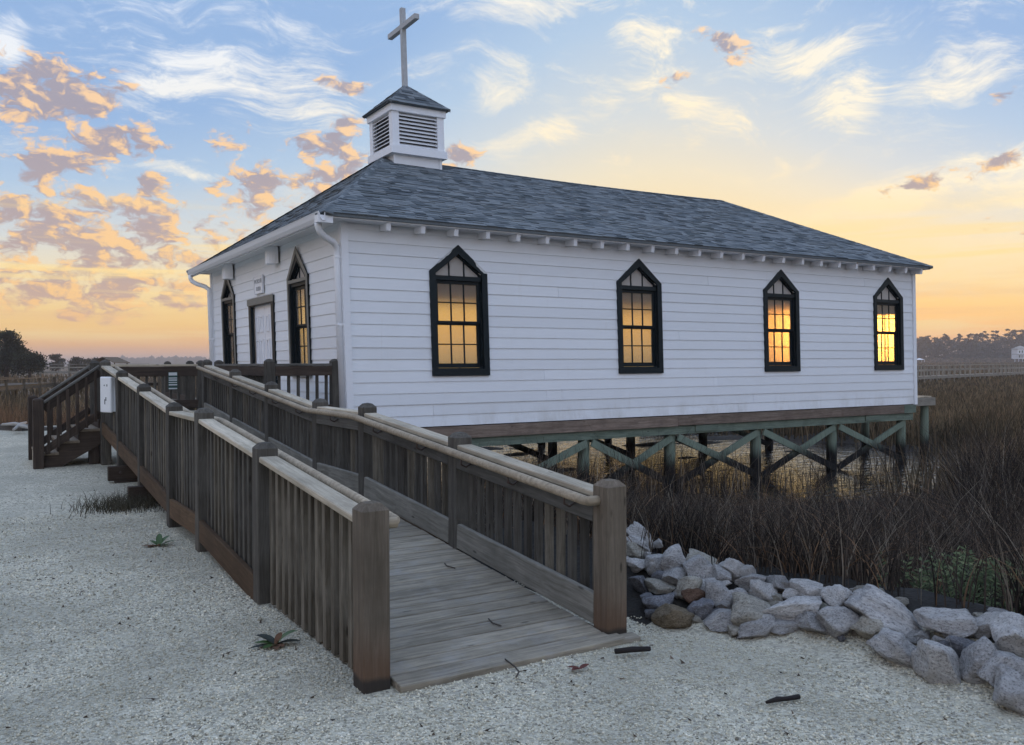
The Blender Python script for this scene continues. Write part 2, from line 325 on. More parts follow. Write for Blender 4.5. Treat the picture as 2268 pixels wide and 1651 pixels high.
def mat_water():
    m, t, p, o = material('marsh_water'); pos = t.new('ShaderNodeNewGeometry').outputs['Position']
    p.inputs['Base Color'].default_value = (.012, .012, .012, 1); p.inputs['Roughness'].default_value = .03; p.inputs['Specular IOR Level'].default_value = 1.
    n = t.noise(t.mapping(pos, rot=(0, 0, -YAW), sc=(1.1, 3.2, 1)), 1.5, 4., .5)[0]
    bump(t, p, n, .8, .08); return m
M['water'] = mat_water()
def mat_rock(name, c0, c1):
    m, t, p, o = material(name); tc = t.new('ShaderNodeTexCoord'); r = objrand(t)
    v = t.vm('ADD', tc.outputs['Object'], t.comb(t.m('MULTIPLY', r, 31.), t.m('MULTIPLY', r, 17.), r))
    n = t.noise(v, 1.5, 6., .65)[0]; sp = t.noise(v, 9., 4., .75)[0]; st = t.noise(t.vm('MULTIPLY', v, (2.5, 2.5, 8.)), 1., 6., .65)[0]
    c = t.mix(t.rng(n, .3, .7), c0 + (1,), c1 + (1,))
    c = t.mix(t.rng(sp, .50, .62, 0., .72), c, tuple(x * .34 for x in c0) + (1,))
    c = t.mix(t.rng(st, .5, .7, 0., .45), c, tuple(min(.75, x * 1.4) for x in c1) + (1,))
    br = t.rng(r, 0., 1., .82, 1.15); c = t.mix(1., c, t.comb(br, br, br), 'MULTIPLY')
    t.l.new(c, p.inputs['Base Color']); p.inputs['Roughness'].default_value = .9
    bump(t, p, t.m('ADD', n, t.m('MULTIPLY', sp, .5)), .9, .05); return m
M['rock'] = [mat_rock('grey_granite', (.29, .28, .27), (.50, .48, .455)), mat_rock('light_granite', (.42, .40, .375), (.64, .61, .57)), mat_rock('tan_granite', (.29, .265, .22), (.48, .445, .37)),
             mat_rock('rust_stone', (.13, .072, .045), (.22, .135, .09)), mat_rock('dark_granite', (.12, .12, .13), (.27, .27, .285)), mat_rock('brown_stone', (.15, .115, .07), (.27, .215, .145))]
def mat_blade(name, stops, trans=.25):
    m, t, p, o = material(name); geo = t.new('ShaderNodeNewGeometry'); c = t.ramp(geo.outputs['Random Per Island'], stops); pn = t.noise(geo.outputs['Position'], .55, 4., .6)[0]; br = t.rng(pn, .32, .68, .45, 1.5); c = t.mix(1., c, t.comb(br, br, br), 'MULTIPLY')
    t.l.new(c, p.inputs['Base Color']); p.inputs['Roughness'].default_value = .8
    tr = t.new('ShaderNodeBsdfTranslucent'); t.l.new(c, tr.inputs['Color']); mx = t.new('ShaderNodeMixShader'); mx.inputs[0].default_value = trans
    t.l.new(p.outputs[0], mx.inputs[1]); t.l.new(tr.outputs[0], mx.inputs[2]); t.l.new(mx.outputs[0], o.inputs[0]); return m
M['reed'] = mat_blade('dry_dark_reed', [(0, (.012, .010, .008)), (.5, (.036, .027, .021)), (.8, (.085, .064, .048)), (.95, (.17, .14, .105)), (1, (.30, .26, .20))])
M['grass_far'] = mat_blade('brown_marsh_grass', [(0, (.05, .040, .024)), (.4, (.10, .078, .045)), (.8, (.17, .125, .072)), (1, (.25, .165, .095))])
M['grass_red'] = mat_blade('russet_grass', [(0, (.07, .045, .028)), (.5, (.15, .085, .045)), (1, (.24, .15, .085))])
M['litter'] = mat_blade('dark_litter', [(0, (.03, .024, .02)), (.6, (.07, .05, .035)), (1, (.14, .10, .07))])
M['tuft'] = mat_blade('dull_tuft', [(0, (.035, .032, .02)), (.6, (.075, .065, .042)), (1, (.13, .115, .08))])
M['shrub'] = mat_blade('marsh_elder_leaf', [(0, (.045, .062, .03)), (.6, (.095, .12, .058)), (1, (.17, .195, .10))])
M['needle'] = mat_blade('cedar_foliage', [(0, (.008, .012, .006)), (.6, (.018, .026, .013)), (1, (.035, .045, .022))], .15)
M['pine'] = mat_blade('far_tree_foliage', [(0, (.022, .024, .014)), (.6, (.045, .045, .026)), (1, (.075, .068, .042))], .15)
M['bark'] = plain('tree_bark', (.045, .035, .028), .9, .3, 5.)
M['ridge'] = plain('far_woods', (.06, .058, .042), .95, .3, .03)
M['timber'] = wood('edge_timber', (.05, .045, .04), (.12, .11, .10))
M['drift'] = plain('bleached_driftwood', (.34, .32, .29), .9, .25, 14.)

# ------------------------------------------------------------------ object helpers
WL = {}
def wl(o): return WL.get(o.name, Vector((0, 0, 0))) if o else Vector((0, 0, 0))
def tag(o, label=None, cat=None, group=None, kind=None):
    if label: o['label'] = label
    if cat: o['category'] = cat
    if group: o['group'] = group
    if kind: o['kind'] = kind
    return o
def empty(name, loc, label, cat, group=None):
    o = bpy.data.objects.new(name, None); COL.objects.link(o); o.location = loc; o.empty_display_size = .2; WL[o.name] = Vector(loc)
    return tag(o, label, cat, group)
def link(name, me, parent=None, loc=(0, 0, 0), mat=None):
    o = bpy.data.objects.new(name, me); COL.objects.link(o)
    if mat and not me.materials: me.materials.append(mat)
    WL[o.name] = Vector(loc); o.location = Vector(loc) - wl(parent)
    if parent: o.parent = parent
    return o
def vobj(name, verts, faces, mat, parent=None, smooth=False, origin=None, lean=False):
    """mesh from world-space vertices"""
    og = Vector(origin) if origin is not None else wl(parent)
    if lean: verts = [LEAN(v) for v in verts]
    me = bpy.data.meshes.new(name); me.from_pydata([tuple(Vector(v) - og) for v in verts], [], faces); me.materials.append(mat)
    if smooth: me.polygons.foreach_set('use_smooth', [True] * len(me.polygons))
    me.update(); return link(name, me, parent, og)
def nobj(name, V, Fq, mat, parent=None, smooth=False, loops=4):
    """big mesh from numpy arrays"""
    me = bpy.data.meshes.new(name); me.vertices.add(len(V)); me.vertices.foreach_set('co', V.astype(np.float32).ravel())
    me.loops.add(Fq.size); me.loops.foreach_set('vertex_index', Fq.astype(np.int32).ravel())
    me.polygons.add(len(Fq)); me.polygons.foreach_set('loop_start', np.arange(0, Fq.size, loops, dtype=np.int32))
    if smooth: me.polygons.foreach_set('use_smooth', np.ones(len(Fq), bool))
    me.update(calc_edges=True); me.validate(); me.materials.append(mat); return link(name, me, parent)
HEX = [(0, 3, 2, 1), (4, 5, 6, 7), (0, 1, 5, 4), (1, 2, 6, 5), (2, 3, 7, 6), (3, 0, 4, 7)]
class MB:
    def __init__(s): s.v = []; s.f = []
    def hexa(s, p):
        b = len(s.v); s.v += [tuple(q) for q in p]; s.f += [tuple(i + b for i in f) for f in HEX]; return s
    def box(s, a, b):
        (x0, y0, z0), (x1, y1, z1) = a, b
        return s.hexa([(x0, y0, z0), (x1, y0, z0), (x1, y1, z0), (x0, y1, z0), (x0, y0, z1), (x1, y0, z1), (x1, y1, z1), (x0, y1, z1)])
    def obj(s, name, mat, parent=None, **k): return vobj(name, s.v, s.f, mat, parent, **k)
_cache = {}
def beam_mesh(L, w, t, bev):
    k = (round(L, 3), round(w, 3), round(t, 3), bev)
    if k not in _cache:
        bm = bmesh.new(); bmesh.ops.create_cube(bm, size=1); bmesh.ops.scale(bm, vec=(L, w, t), verts=bm.verts)
        if bev: bmesh.ops.bevel(bm, geom=bm.edges[:], offset=min(bev, t * .3, w * .3), segments=1, affect='EDGES')
        me = bpy.data.meshes.new('beam'); bm.to_mesh(me); bm.free(); _cache[k] = me
    return _cache[k]
_matmesh = {}
def place(o, p0, x, z, parent):
    x = Vector(x).normalized(); z = Vector(z); z = (z - x * z.dot(x)).normalized(); y = z.cross(x)
    o.rotation_euler = Matrix((x, y, z)).transposed().to_euler()
def board(name, p0, p1, w, t, mat, parent=None, up=(0, 0, 1), bev=.005, jit=0.):
    p0, p1 = Vector(p0), Vector(p1); d = p1 - p0; base = beam_mesh(d.length, w, t, bev); k = (base.name, mat.name)
    if k not in _matmesh: me = base.copy(); me.materials.append(mat); _matmesh[k] = me
    c = (p0 + p1) / 2 + (Vector((random.uniform(-1, 1), random.uniform(-1, 1), random.uniform(-1, 1))) * jit if jit else Vector((0, 0, 0)))
    if abs(Vector(up).normalized().dot(d.normalized())) > .99: up = (1, 0, 0)
    o = link(name, _matmesh[k], parent, c); place(o, c, d, up, parent); return o
def post_mesh(L, s, ch, mat):
    k = ('post', round(L, 3), s, ch, mat.name)
    if k not in _matmesh:      # local x up; chamfered head
        h = s / 2; e = .004; V = []; Fc = []
        rings = [(-L / 2, h), (L / 2 - ch, h), (L / 2, h - ch * .95)]
        for x, r in rings: V += [(x, -r, -r), (x, r, -r), (x, r, r), (x, -r, r)]
        for i in (0, 1):
            for j in range(4): a = i * 4 + j; b = i * 4 + (j + 1) % 4; Fc.append((a, b, b + 4, a + 4))
        V.append((L / 2 + .008, 0, 0)); Fc += [(8 + j, 8 + (j + 1) % 4, 12) for j in range(4)]; Fc.append((3, 2, 1, 0))
        me = bpy.data.meshes.new('post'); me.from_pydata(V, [], Fc); me.materials.append(mat)
        bm = bmesh.new(); bm.from_mesh(me); bmesh.ops.bevel(bm, geom=[e_ for e_ in bm.edges if abs(e_.verts[0].co.x - e_.verts[1].co.x) > L * .5], offset=.006, segments=1, affect='EDGES'); bmesh.ops.recalc_face_normals(bm, faces=bm.faces); bm.to_mesh(me); bm.free()
        _matmesh[k] = me
    return _matmesh[k]
def post(parent, x, y, z0, z1, mat, s=.14, ch=.035, name='post'):
    o = link(name, post_mesh(z1 - z0, s, ch, mat), parent, (x, y, (z0 + z1) / 2)); place(o, None, (0, 0, 1), (-1, 0, 0), parent); return o
def tube_geo(pts, rad, n=8, caps=True):
    pts = [Vector(p) for p in pts]; V = []; Fc = []; prev = None
    rad = rad if isinstance(rad, (list, tuple)) else [rad] * len(pts)
    for i, p in enumerate(pts):
        d = (pts[min(i + 1, len(pts) - 1)] - pts[max(i - 1, 0)]).normalized()
        a = (prev - d * prev.dot(d)) if prev else d.orthogonal(); a.normalize(); prev = a; b = d.cross(a)
        for k in range(n): th = 2 * math.pi * k / n; V.append(p + (a * math.cos(th) + b * math.sin(th)) * rad[i])
    for i in range(len(pts) - 1):
        for k in range(n): Fc.append((i * n + k, i * n + (k + 1) % n, (i + 1) * n + (k + 1) % n, (i + 1) * n + k))
    if caps: Fc.append(tuple(range(n - 1, -1, -1))); Fc.append(tuple(range((len(pts) - 1) * n, len(pts) * n)))
    return V, Fc
def tube(name, pts, rad, mat, parent=None, n=8, **k):
    V, Fc = tube_geo(pts, rad, n); return vobj(name, V, Fc, mat, parent, smooth=True, **k)

# ------------------------------------------------------------------ ground
HX, HY, HW, HL = 1.85, 9.01, 8.91, 14.68
SHORE = np.array([(.2, -60), (.75, -6), (.84, -1.9), (.86, -1.25), (.62, -.45), (.34, .0), (.20, .45), (.08, 2.2), (.10, 8.3), (.9, 9.4), (1.2, 18.2), (-.6, 20.6), (-2.6, 20.9), (-9, 22.), (-40, 22), (-90, 10), (-90, -60)])
def shore_dist(X, Y):
    P = np.stack([X, Y], -1); best = np.full(X.shape, 1e9); inside = np.zeros(X.shape, bool); n = len(SHORE)
    for i in range(n):
        a, b = SHORE[i], SHORE[(i + 1) % n]; ab = b - a; t = np.clip(((P - a) @ ab) / (ab @ ab), 0, 1)
        best = np.minimum(best, np.linalg.norm(P - (a + t[..., None] * ab), axis=-1))
        c = ((a[1] > Y) != (b[1] > Y)) & (X < (b[0] - a[0]) * (Y - a[1]) / (b[1] - a[1] + 1e-12) + a[0]); inside ^= c
    return np.where(inside, -best, best)
def vnoise(X, Y, s, seed=0):
    out = np.zeros_like(X); rr = np.random.default_rng(seed); amp = 1.
    for k in range(5):
        th = rr.uniform(0, 6.28, 4); ph = rr.uniform(0, 6.28, 4)
        for a, p_ in zip(th, ph): out += amp * .25 * np.sin((X * np.cos(a) + Y * np.sin(a)) * s * 2 ** k + p_ + 1.7 * np.sin(Y * s * 1.3 + p_))
        amp *= .55
    return out
def ground_z(X, Y):
    X = np.asarray(X, float); Y = np.asarray(Y, float)
    s = shore_dist(X, Y); r = np.hypot(X - CAM.x, Y - CAM.y)
    und = .09 * np.clip((Y - 6.5) / 4., 0, 1) + .012 * vnoise(X, Y, 1.1, 3) + .004 * vnoise(X, Y, 5., 4)
    heap = np.where((Y < 2.4) & (X < 4) & (Y > -9), np.clip(s, 0, .75) * .36 - np.clip(s - .75, 0, 9) * .55, -np.clip(s - .05, 0, 9) * .42)
    pool = np.exp(-(((X - 11.4) / 8.4) ** 6 + ((Y - 12.6) / 7.4) ** 6))
    marsh = -.74 - .30 * pool + (.07 + .13 * pool) * vnoise(X, Y, .8, 5)
    left = np.clip((-X - 1.) / 3., 0, 1) * (Y > 15); marsh = marsh * (1 - left) + (-.35 + .08 * vnoise(X, Y, .4, 8)) * left
    far = np.clip((r - 60) / 500., 0, 1); marsh = marsh * (1 - far) + .62 * far
    z = np.where(s < 0, und * np.clip(-s / .4, .2, 1), np.maximum(np.where(s < 9, heap, -9), marsh))
    z = np.where((s >= 0) & (s < 6), np.maximum(heap, marsh), z)
    return z
def axis(lo, hi, st, far, gr=1.16):
    a = list(np.arange(lo, hi + 1e-6, st)); d = st
    while a[-1] < far: d *= gr; a.append(a[-1] + d)
    d = st
    while a[0] > -far: d *= gr; a.insert(0, a[0] - d)
    return np.array(a)
gx = axis(-6, 14, .14, 6000); gy = axis(-5, 21, .14, 6000)
GX, GY = np.meshgrid(gx, gy); GZ = ground_z(GX, GY); GS = shore_dist(GX, GY)
idx = np.arange(GX.size).reshape(GX.shape); quads = np.stack([idx[:-1, :-1], idx[:-1, 1:], idx[1:, 1:], idx[1:, :-1]], -1).reshape(-1, 4)
fs = GS.ravel()[quads].mean(1); PT = np.stack([GX, GY, GZ], -1).reshape(-1, 3)
def sub(name, mask, mat):
    q = quads[mask]; u, inv = np.unique(q, return_inverse=True); o = nobj(name, PT[u], inv.reshape(-1, 4), mat, smooth=True); o['kind'] = 'structure'; return o
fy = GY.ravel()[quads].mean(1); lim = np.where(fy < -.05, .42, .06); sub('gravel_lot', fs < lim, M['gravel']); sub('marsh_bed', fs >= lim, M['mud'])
wz = -.90
wat = MB(); wat.v = [(1.4, 2, wz), (40, 2, wz), (40, 32, wz), (1.4, 32, wz)]; wat.f = [(0, 1, 2, 3)]
tag(wat.obj('water', M['water']), kind='structure')

# ------------------------------------------------------------------ church
LEAN_K = .029
def LEAN(v): return (v[0] - LEAN_K * (v[2] - .55), v[1], v[2])
church = empty('church', (HX, HY, .55), 'white clapboard chapel on green piles with dark pointed windows, cupola and cross', 'church')
ZB, ZT = .55, 3.96
N_ = lambda u, z, n: (HX + u, HY - n, z)
F_ = lambda u, z, n: (HX - n, HY + u, z)
B_ = lambda u, z, n: (HX + HL + n, HY + u, z)
R_ = lambda u, z, n: (HX + u, HY + HW + n, z)
WZ = (1.39, 3.14, 3.60)
def hole(uc, hw=.46, zb=1.47, zs=3.10, za=3.50): return (uc, hw, zb, zs, za)
def lr(h, z):
    uc, hw, zb, zs, za = h
    k = hw if z <= zs or za <= zs else hw * max(0, (za - z) / (za - zs)); return uc - k, uc + k
def strips(u0, u1, z0, z1, holes, cuts=()):
    act = [h for h in holes if h[2] < z1 - 1e-6 and h[4] > z0 + 1e-6]
    zs = sorted({z0, z1} | {z for h in act for z in h[2:5] if z0 < z < z1}); out = []
    cs = sorted([u0] + [h[0] for h in act] + [c for c in cuts if u0 < c < u1 and all(abs(c - h[0]) > h[1] for h in act)] + [u1])
    for a, b in zip(zs[:-1], zs[1:]):
        mid = (a + b) / 2
        for k in range(len(cs) - 1):
            la, ra = cs[k], cs[k + 1]; la0, la1, ra0, ra1 = la, la, ra, ra
            for h in act:
                if h[2] < mid < h[4]:
                    if abs(h[0] - la) < 1e-6: la0, la1 = lr(h, a)[1], lr(h, b)[1]
                    if abs(h[0] - ra) < 1e-6: ra0, ra1 = lr(h, a)[0], lr(h, b)[0]
            out.append((k, a, b, la0, ra0, la1, ra1, la in cuts, ra in cuts))
    return out
ROW = .187
def wall(name, W, width, holes, siding=True, seed=1):
    rr = random.Random(seed)
    core = MB()
    for k, a, b, l0, r0, l1, r1, *_ in strips(0, width, ZB + .01, ZT, holes):
        core.hexa([W(l0, a, -.11), W(r0, a, -.11), W(r0, a, 0), W(l0, a, 0), W(l1, b, -.11), W(r1, b, -.11), W(r1, b, 0), W(l1, b, 0)])
    c = core.obj(name, M['inside'], church, lean=True)
    if not siding: return c
    nrow = int((ZT - ZB) / ROW) + 1
    for i in range(nrow):
        z0 = ZB + i * ROW; z1 = min(z0 + ROW + .012, ZT)
        if z1 - z0 < .03: continue
        cuts = [rr.uniform(.6, width - .6) for _ in range(rr.choice((0, 1, 1, 2)))] if width > 10 else []
        pieces = {}
        sg = rr.uniform(-.002, .002)
        for k, a, b, l0, r0, l1, r1, cl, crr in strips(.055, width - .055, z0, z1, holes, cuts):
            nn = lambda z: .019 - .013 * (z - z0) / (ROW + .012) + sg
            gl = .0022 if cl else 0; gr_ = .0022 if crr else 0
            pieces.setdefault(k, MB()).hexa([W(l0 + gl, a, .001), W(r0 - gr_, a, .001), W(r0 - gr_, a, nn(a)), W(l0 + gl, a, nn(a)), W(l1 + gl, b, .001), W(r1 - gr_, b, .001), W(r1 - gr_, b, nn(b)), W(l1 + gl, b, nn(b))])
        for mb in pieces.values(): mb.obj('siding_board', M['paint'], c, lean=True)
    return c
WIN_N = [3.88 - HX, 7.82 - HX, 11.79 - HX, 15.5 - HX]
WIN_F = [11.2 - HY, 16.27 - HY]
WIN_R = [4.1 - HX, 8.6 - HX, 11.9 - HX, 15.15 - HX]
DOOR = (13.635 - HY, .80, .55, 2.86, 2.86)
BACK = [hole(9.82 - HY, .40, 1.30, 2.76, 2.77), hole(13.35 - HY, 1.3, 1.15, 3.0, 3.01), hole(16.9 - HY, .4, 1.3, 2.76, 2.77)]
FAR_GLOW_HOLES = [hole(u, 1.2, .95, 3.3, 3.31) for u in WIN_R]  # unseen openings, widened and shifted to pass sky glow to the near windows
w_n = wall('side_wall', N_, HL, [hole(u) for u in WIN_N], True, 3)
w_f = wall('front_wall', F_, HW, [hole(u) for u in WIN_F] + [DOOR], True, 4)
w_b = wall('back_wall', B_, HW, BACK, False)
w_r = wall('far_wall', R_, HL, FAR_GLOW_HOLES, False)
for nm, W, wd in (('back_cladding', B_, HW), ('far_cladding', R_, HL)):
    mb = MB()
    for k, a, b, l0, r0, l1, r1, *_ in strips(0, wd, ZB, ZT, BACK if W is B_ else FAR_GLOW_HOLES):
        mb.hexa([W(l0, a, .001), W(r0, a, .001), W(r0, a, .02), W(l0, a, .02), W(l1, b, .001), W(r1, b, .001), W(r1, b, .02), W(l1, b, .02)])
    mb.obj(nm, M['paint'], church, lean=True)
MB().box((HX + .11, HY + .11, .60), (HX + HL - .11, HY + HW - .11, .66)).obj('floor', M['floor'], church, lean=True)
MB().box((HX - .1, HY - .1, 3.962), (HX + HL + .1, HY + HW + .1, 3.99)).obj('ceiling', M['inside'], church, lean=True)
for (x0, x1, y0, y1) in ((HX - .038, HX + .075, HY - .045, HY - .002), (HX - .045, HX - .002, HY - .001, HY + .085), (HX + HL - .075, HX + HL + .035, HY - .045, HY - .002), (HX - .045, HX - .002, HY + HW - .085, HY + HW + .035)):
    MB().box((x0, y0, ZB - .015), (x1, y1, ZT - .02)).obj('corner_board', M['trim'], church, lean=True)

def prism(W, poly, n0, n1):
    V = [W(u, z, n0) for u, z in poly] + [W(u, z, n1) for u, z in poly]; k = len(poly)
    return V, [tuple(range(k)), tuple(range(2 * k - 1, k - 1, -1))] + [(i, i + k, (i + 1) % k + k, (i + 1) % k) for i in range(k)]
def ring(W, po, pi, n0, n1):
    k = len(po); V = [W(*p_, n) for n in (n0, n1) for p_ in (po + pi)]; f = []
    for i in range(k):
        j = (i + 1) % k; f += [(i, j, k + j, k + i), (2 * k + i, 3 * k + i, 3 * k + j, 2 * k + j), (i, 2 * k + i, 2 * k + j, j), (k + i, k + j, 3 * k + j, 3 * k + i)]
    return V, f
def fix(o):
    bm = bmesh.new(); bm.from_mesh(o.data); bmesh.ops.recalc_face_normals(bm, faces=bm.faces); bm.to_mesh(o.data); bm.free(); return o
def rect(a, b, c, d): return [(a, b), (c, b), (c, d), (a, d)]
def window(W, uc, detail=True, pane='glass', casing='frame', depth=0.):
    hw, zb, zs, za = .548, *WZ; e = .105
    po = [(uc - hw, zb), (uc + hw, zb), (uc + hw, zs), (uc, za), (uc - hw, zs)]
    iw = hw - e; zi = zs - .02; pi_ = [(uc - iw, zb + .11), (uc + iw, zb + .11), (uc + iw, zi), (uc, za - .155), (uc - iw, zi)]
    w = fix(vobj('window', *ring(W, po, pi_, -.02, .050), M[casing], church, lean=True))
    J = lambda nm, V, f, m: fix(vobj(nm, V, f, m, w, lean=True))
    # reveal lining so the wall edge never shows
    J('jamb', *ring(W, [(u * 1.0, z) for u, z in pi_], [(uc + (u - uc) * .955, z + (.02 if z < 2 else -.02)) for u, z in pi_], -.108, -.021), M['frame'])
    iw -= .022; z0 = zb + .135
    tz = 3.00
    J('transom', *prism(W, rect(uc - iw - .01, tz, uc + iw + .01, tz + .075), -.09, .022), M['frame'])
    # arched head: three panes, two bars
    ztop = za - .20; zz = lambda u: tz + .075 + max(.0, (ztop - tz - .075) * (1 - abs(u - uc) / (iw + .03)))
    b3 = iw * .34
    for a, b in ((-iw + .01, -b3 - .012), (-b3 + .012, b3 - .012), (b3 + .012, iw - .01)):
        if a < 0 < b: poly = [(uc + a, tz + .077), (uc + b, tz + .077), (uc + b, zz(uc + b) + .03), (uc, ztop + .03), (uc + a, zz(uc + a) + .03)]
        else: poly = [(uc + a, tz + .077), (uc + b, tz + .077), (uc + b, zz(uc + b) + .025), (uc + a, zz(uc + a) + .025)]
        J('pane', *prism(W, poly, -.062, -.056), M['head_glass'])
    for u in (-b3, b3): J('muntin', *prism(W, rect(uc + u - .011, tz + .075, uc + u + .011, zz(uc + u) + .05), -.075, -.04), M['frame'])
    # two sashes, six panes each
    zm = (z0 + tz) / 2 + .02
    for (a, b, n) in ((z0, zm, -.085), (zm, tz, -.05)):
        si = .045; bt = .075 if a == z0 else .035; tp = .035 if a == z0 else .06
        po2 = rect(uc - iw, a, uc + iw, b); pi2 = rect(uc - iw + si, a + bt, uc + iw - si, b - tp)
        J('sash', *ring(W, po2, pi2, n - .02, n + .018), M['frame'])
        gx0, gx1, gz0, gz1 = uc - iw + si, uc + iw - si, a + bt, b - tp; cw = (gx1 - gx0) / 3; ch = (gz1 - gz0) / 2
        if not detail: J('pane', *prism(W, rect(gx0, gz0, gx1, gz1), n - .004, n + .002), M[pane]); continue
        for i in range(3):
            for j in range(2): J('pane', *prism(W, rect(gx0 + i * cw + .002, gz0 + j * ch + .002, gx0 + (i + 1) * cw - .002, gz0 + (j + 1) * ch - .002), n - .004, n + .002), M[pane])
        for i in (1, 2): J('muntin', *prism(W, rect(gx0 + i * cw - .011, gz0, gx0 + i * cw + .011, gz1), n - .012, n + .012), M['frame'])
        J('muntin', *prism(W, rect(gx0, gz0 + ch - .010, gx1, gz0 + ch + .010), n - .011, n + .0115), M['frame'])
    return w
wins = [window(N_, u) for u in WIN_N]
wf = [window(F_, u, casing='frame') for u in WIN_F]
for o in wf:      # taupe outer edging on the front windows
    u = WIN_F[wf.index(o)]; hw, zb, zs, za = .57, *WZ
    po = [(u - hw, zb - .02), (u + hw, zb - .02), (u + hw, zs + .02), (u, za + .10), (u - hw, zs + .02)]; pi_ = [(u - .50, zb + .03), (u + .50, zb + .03), (u + .50, zs - .01), (u, za - .03), (u - .50, zs - .01)]
    fix(vobj('casing_edge', *ring(F_, po, pi_, .051, .062), M['taupe'], o, lean=True))
    fix(vobj('casing_edge', *prism(F_, rect(u - .50, 3.06, u + .50, 3.12), .051, .060), M['taupe'], o, lean=True))
for W_, h in [(B_, h) for h in BACK] + [(R_, h) for h in FAR_GLOW_HOLES]:  # unseen windows on back and far walls, panes tinted to warm the glow
    w = fix(vobj('window', *ring(W_, rect(h[0] - h[1] - .06, h[2] - .06, h[0] + h[1] + .06, h[4] + .06), rect(h[0] - h[1], h[2], h[0] + h[1], h[3]), .021, .05), M['frame'], church, lean=True))
    fix(vobj('pane', *prism(W_, rect(h[0] - h[1], h[2], h[0] + h[1], h[4]), -.06, -.054), M['glow_tint' if W_ is B_ else 'pale_glow_tint'], w, lean=True))
    fix(vobj('muntin', *prism(W_, rect(h[0] - .02, h[2], h[0] + .02, h[4]), -.05, -.02), M['frame'], w, lean=True))
# peeled paint on the near window's head
rr = random.Random(5)
def flake(u0, z0, u1, z1, w_, side):
    poly = []; k = 7
    dx, dz = u1 - u0, z1 - z0; L = math.hypot(dx, dz); nx, nz = -dz / L * side, dx / L * side
    for i in range(k + 1): t = i / k; poly.append((u0 + dx * t, z0 + dz * t))
    for i in range(k, -1, -1): t = i / k; q = w_ * (.35 + .65 * rr.random()) * (1 if 0 < i < k else .3); poly.append((u0 + dx * t + nx * q, z0 + dz * t + nz * q))
    fix(vobj('paint_flake', *prism(N_, poly, .0505, .053), M['flake'], wins[0], lean=True))
uc = WIN_N[0]
flake(uc + .30, 3.352, uc + .545, 3.146, .05, -1); flake(uc - .40, 3.27, uc - .13, 3.497, .02, -1)

# door
dc = DOOR[0]
d_ = fix(vobj('door', *ring(F_, rect(dc - .90, .56, dc + .90, 2.95), rect(dc - .74, .58, dc + .74, 2.80), -.02, .045), M['frame'], church, lean=True))
fix(vobj('lintel', *prism(F_, rect(dc - .93, 2.82, dc + .93, 2.955), .046, .062), M['taupe'], d_, lean=True))
for s in (-1, 1):
    a, b = sorted((dc + s * .006, dc + s * .735)); lf = fix(vobj('door_leaf', *prism(F_, rect(a, .68, b, 2.855), -.085, -.045), M['door'], d_, lean=True))
    pw = (b - a - .30) / 2
    mb = MB()
    for col in range(2):
        for (za_, zb_) in ((.80, 1.40), (1.52, 2.12), (2.26, 2.60)):
            ua = a + .10 + col * (pw + .10); ub = ua + pw
            V, f = ring(F_, rect(ua, za_, ub, zb_), rect(ua + .035, za_ + .035, ub - .035, zb_ - .035), -.0445, -.028); k = len(mb.v); mb.v += V; mb.f += [tuple(i + k for i in q) for q in f]
    fix(vobj('panel_moulding', mb.v, mb.f, M['door'], d_, lean=True))
# name board above the door
su = 13.66 - HY
sg = fix(vobj('name_board', *prism(F_, rect(su - .30, 3.03, su + .30, 3.39), .030, .058), M['trim'], church, lean=True))
fix(vobj('name_board_rim', *ring(F_, rect(su - .30, 3.03, su + .30, 3.39), rect(su - .285, 3.045, su + .285, 3.375), .0585, .068), M['trim'], sg, lean=True))
def lettering(txt, size, ucen, zcen, W, n, parent):
    cu = bpy.data.curves.new('lettering', 'FONT'); cu.body = txt; cu.size = size; cu.align_x = 'CENTER'; cu.align_y = 'CENTER'; cu.extrude = .002
    to = bpy.data.objects.new('lettering', cu); me = bpy.data.meshes.new_from_object(to); bpy.data.objects.remove(to)
    V = [W(ucen - v.co.x, zcen + v.co.y, n + v.co.z) for v in me.vertices]; f = [tuple(p_.vertices) for p_ in me.polygons]; bpy.data.meshes.remove(me)
    return vobj('lettering', V, f, M['lettering'], parent, lean=True)
lettering('WORSHIP', .125, su, 3.275, F_, .0605, sg); lettering('10:00A', .125, su, 3.125, F_, .0605, sg)
# wall lamps (half cylinders)
for yc_, zc in ((15.82, 3.665), (12.42, 3.665)):
    u = yc_ - HY; V = []; k = 10
    for z in (zc - .165, zc + .165):
        for i in range(k + 1): th = math.pi * i / k; V.append(F_(u + .19 * math.cos(th), z, .06 + .19 * math.sin(th)))
    f = [(i, i + 1, k + 2 + i, k + 1 + i) for i in range(k)] + [tuple(range(k, -1, -1)), tuple(range(k + 1, 2 * k + 2)), (0, k + 1, 2 * k + 1, k)]
    l_ = fix(vobj('wall_lamp', V, f, M['trim'], church, lean=True))
    fix(vobj('back_plate', *prism(F_, rect(u - .12, zc - .15, u + .12, zc + .15), .028, .060), M['taupe'], l_, lean=True))

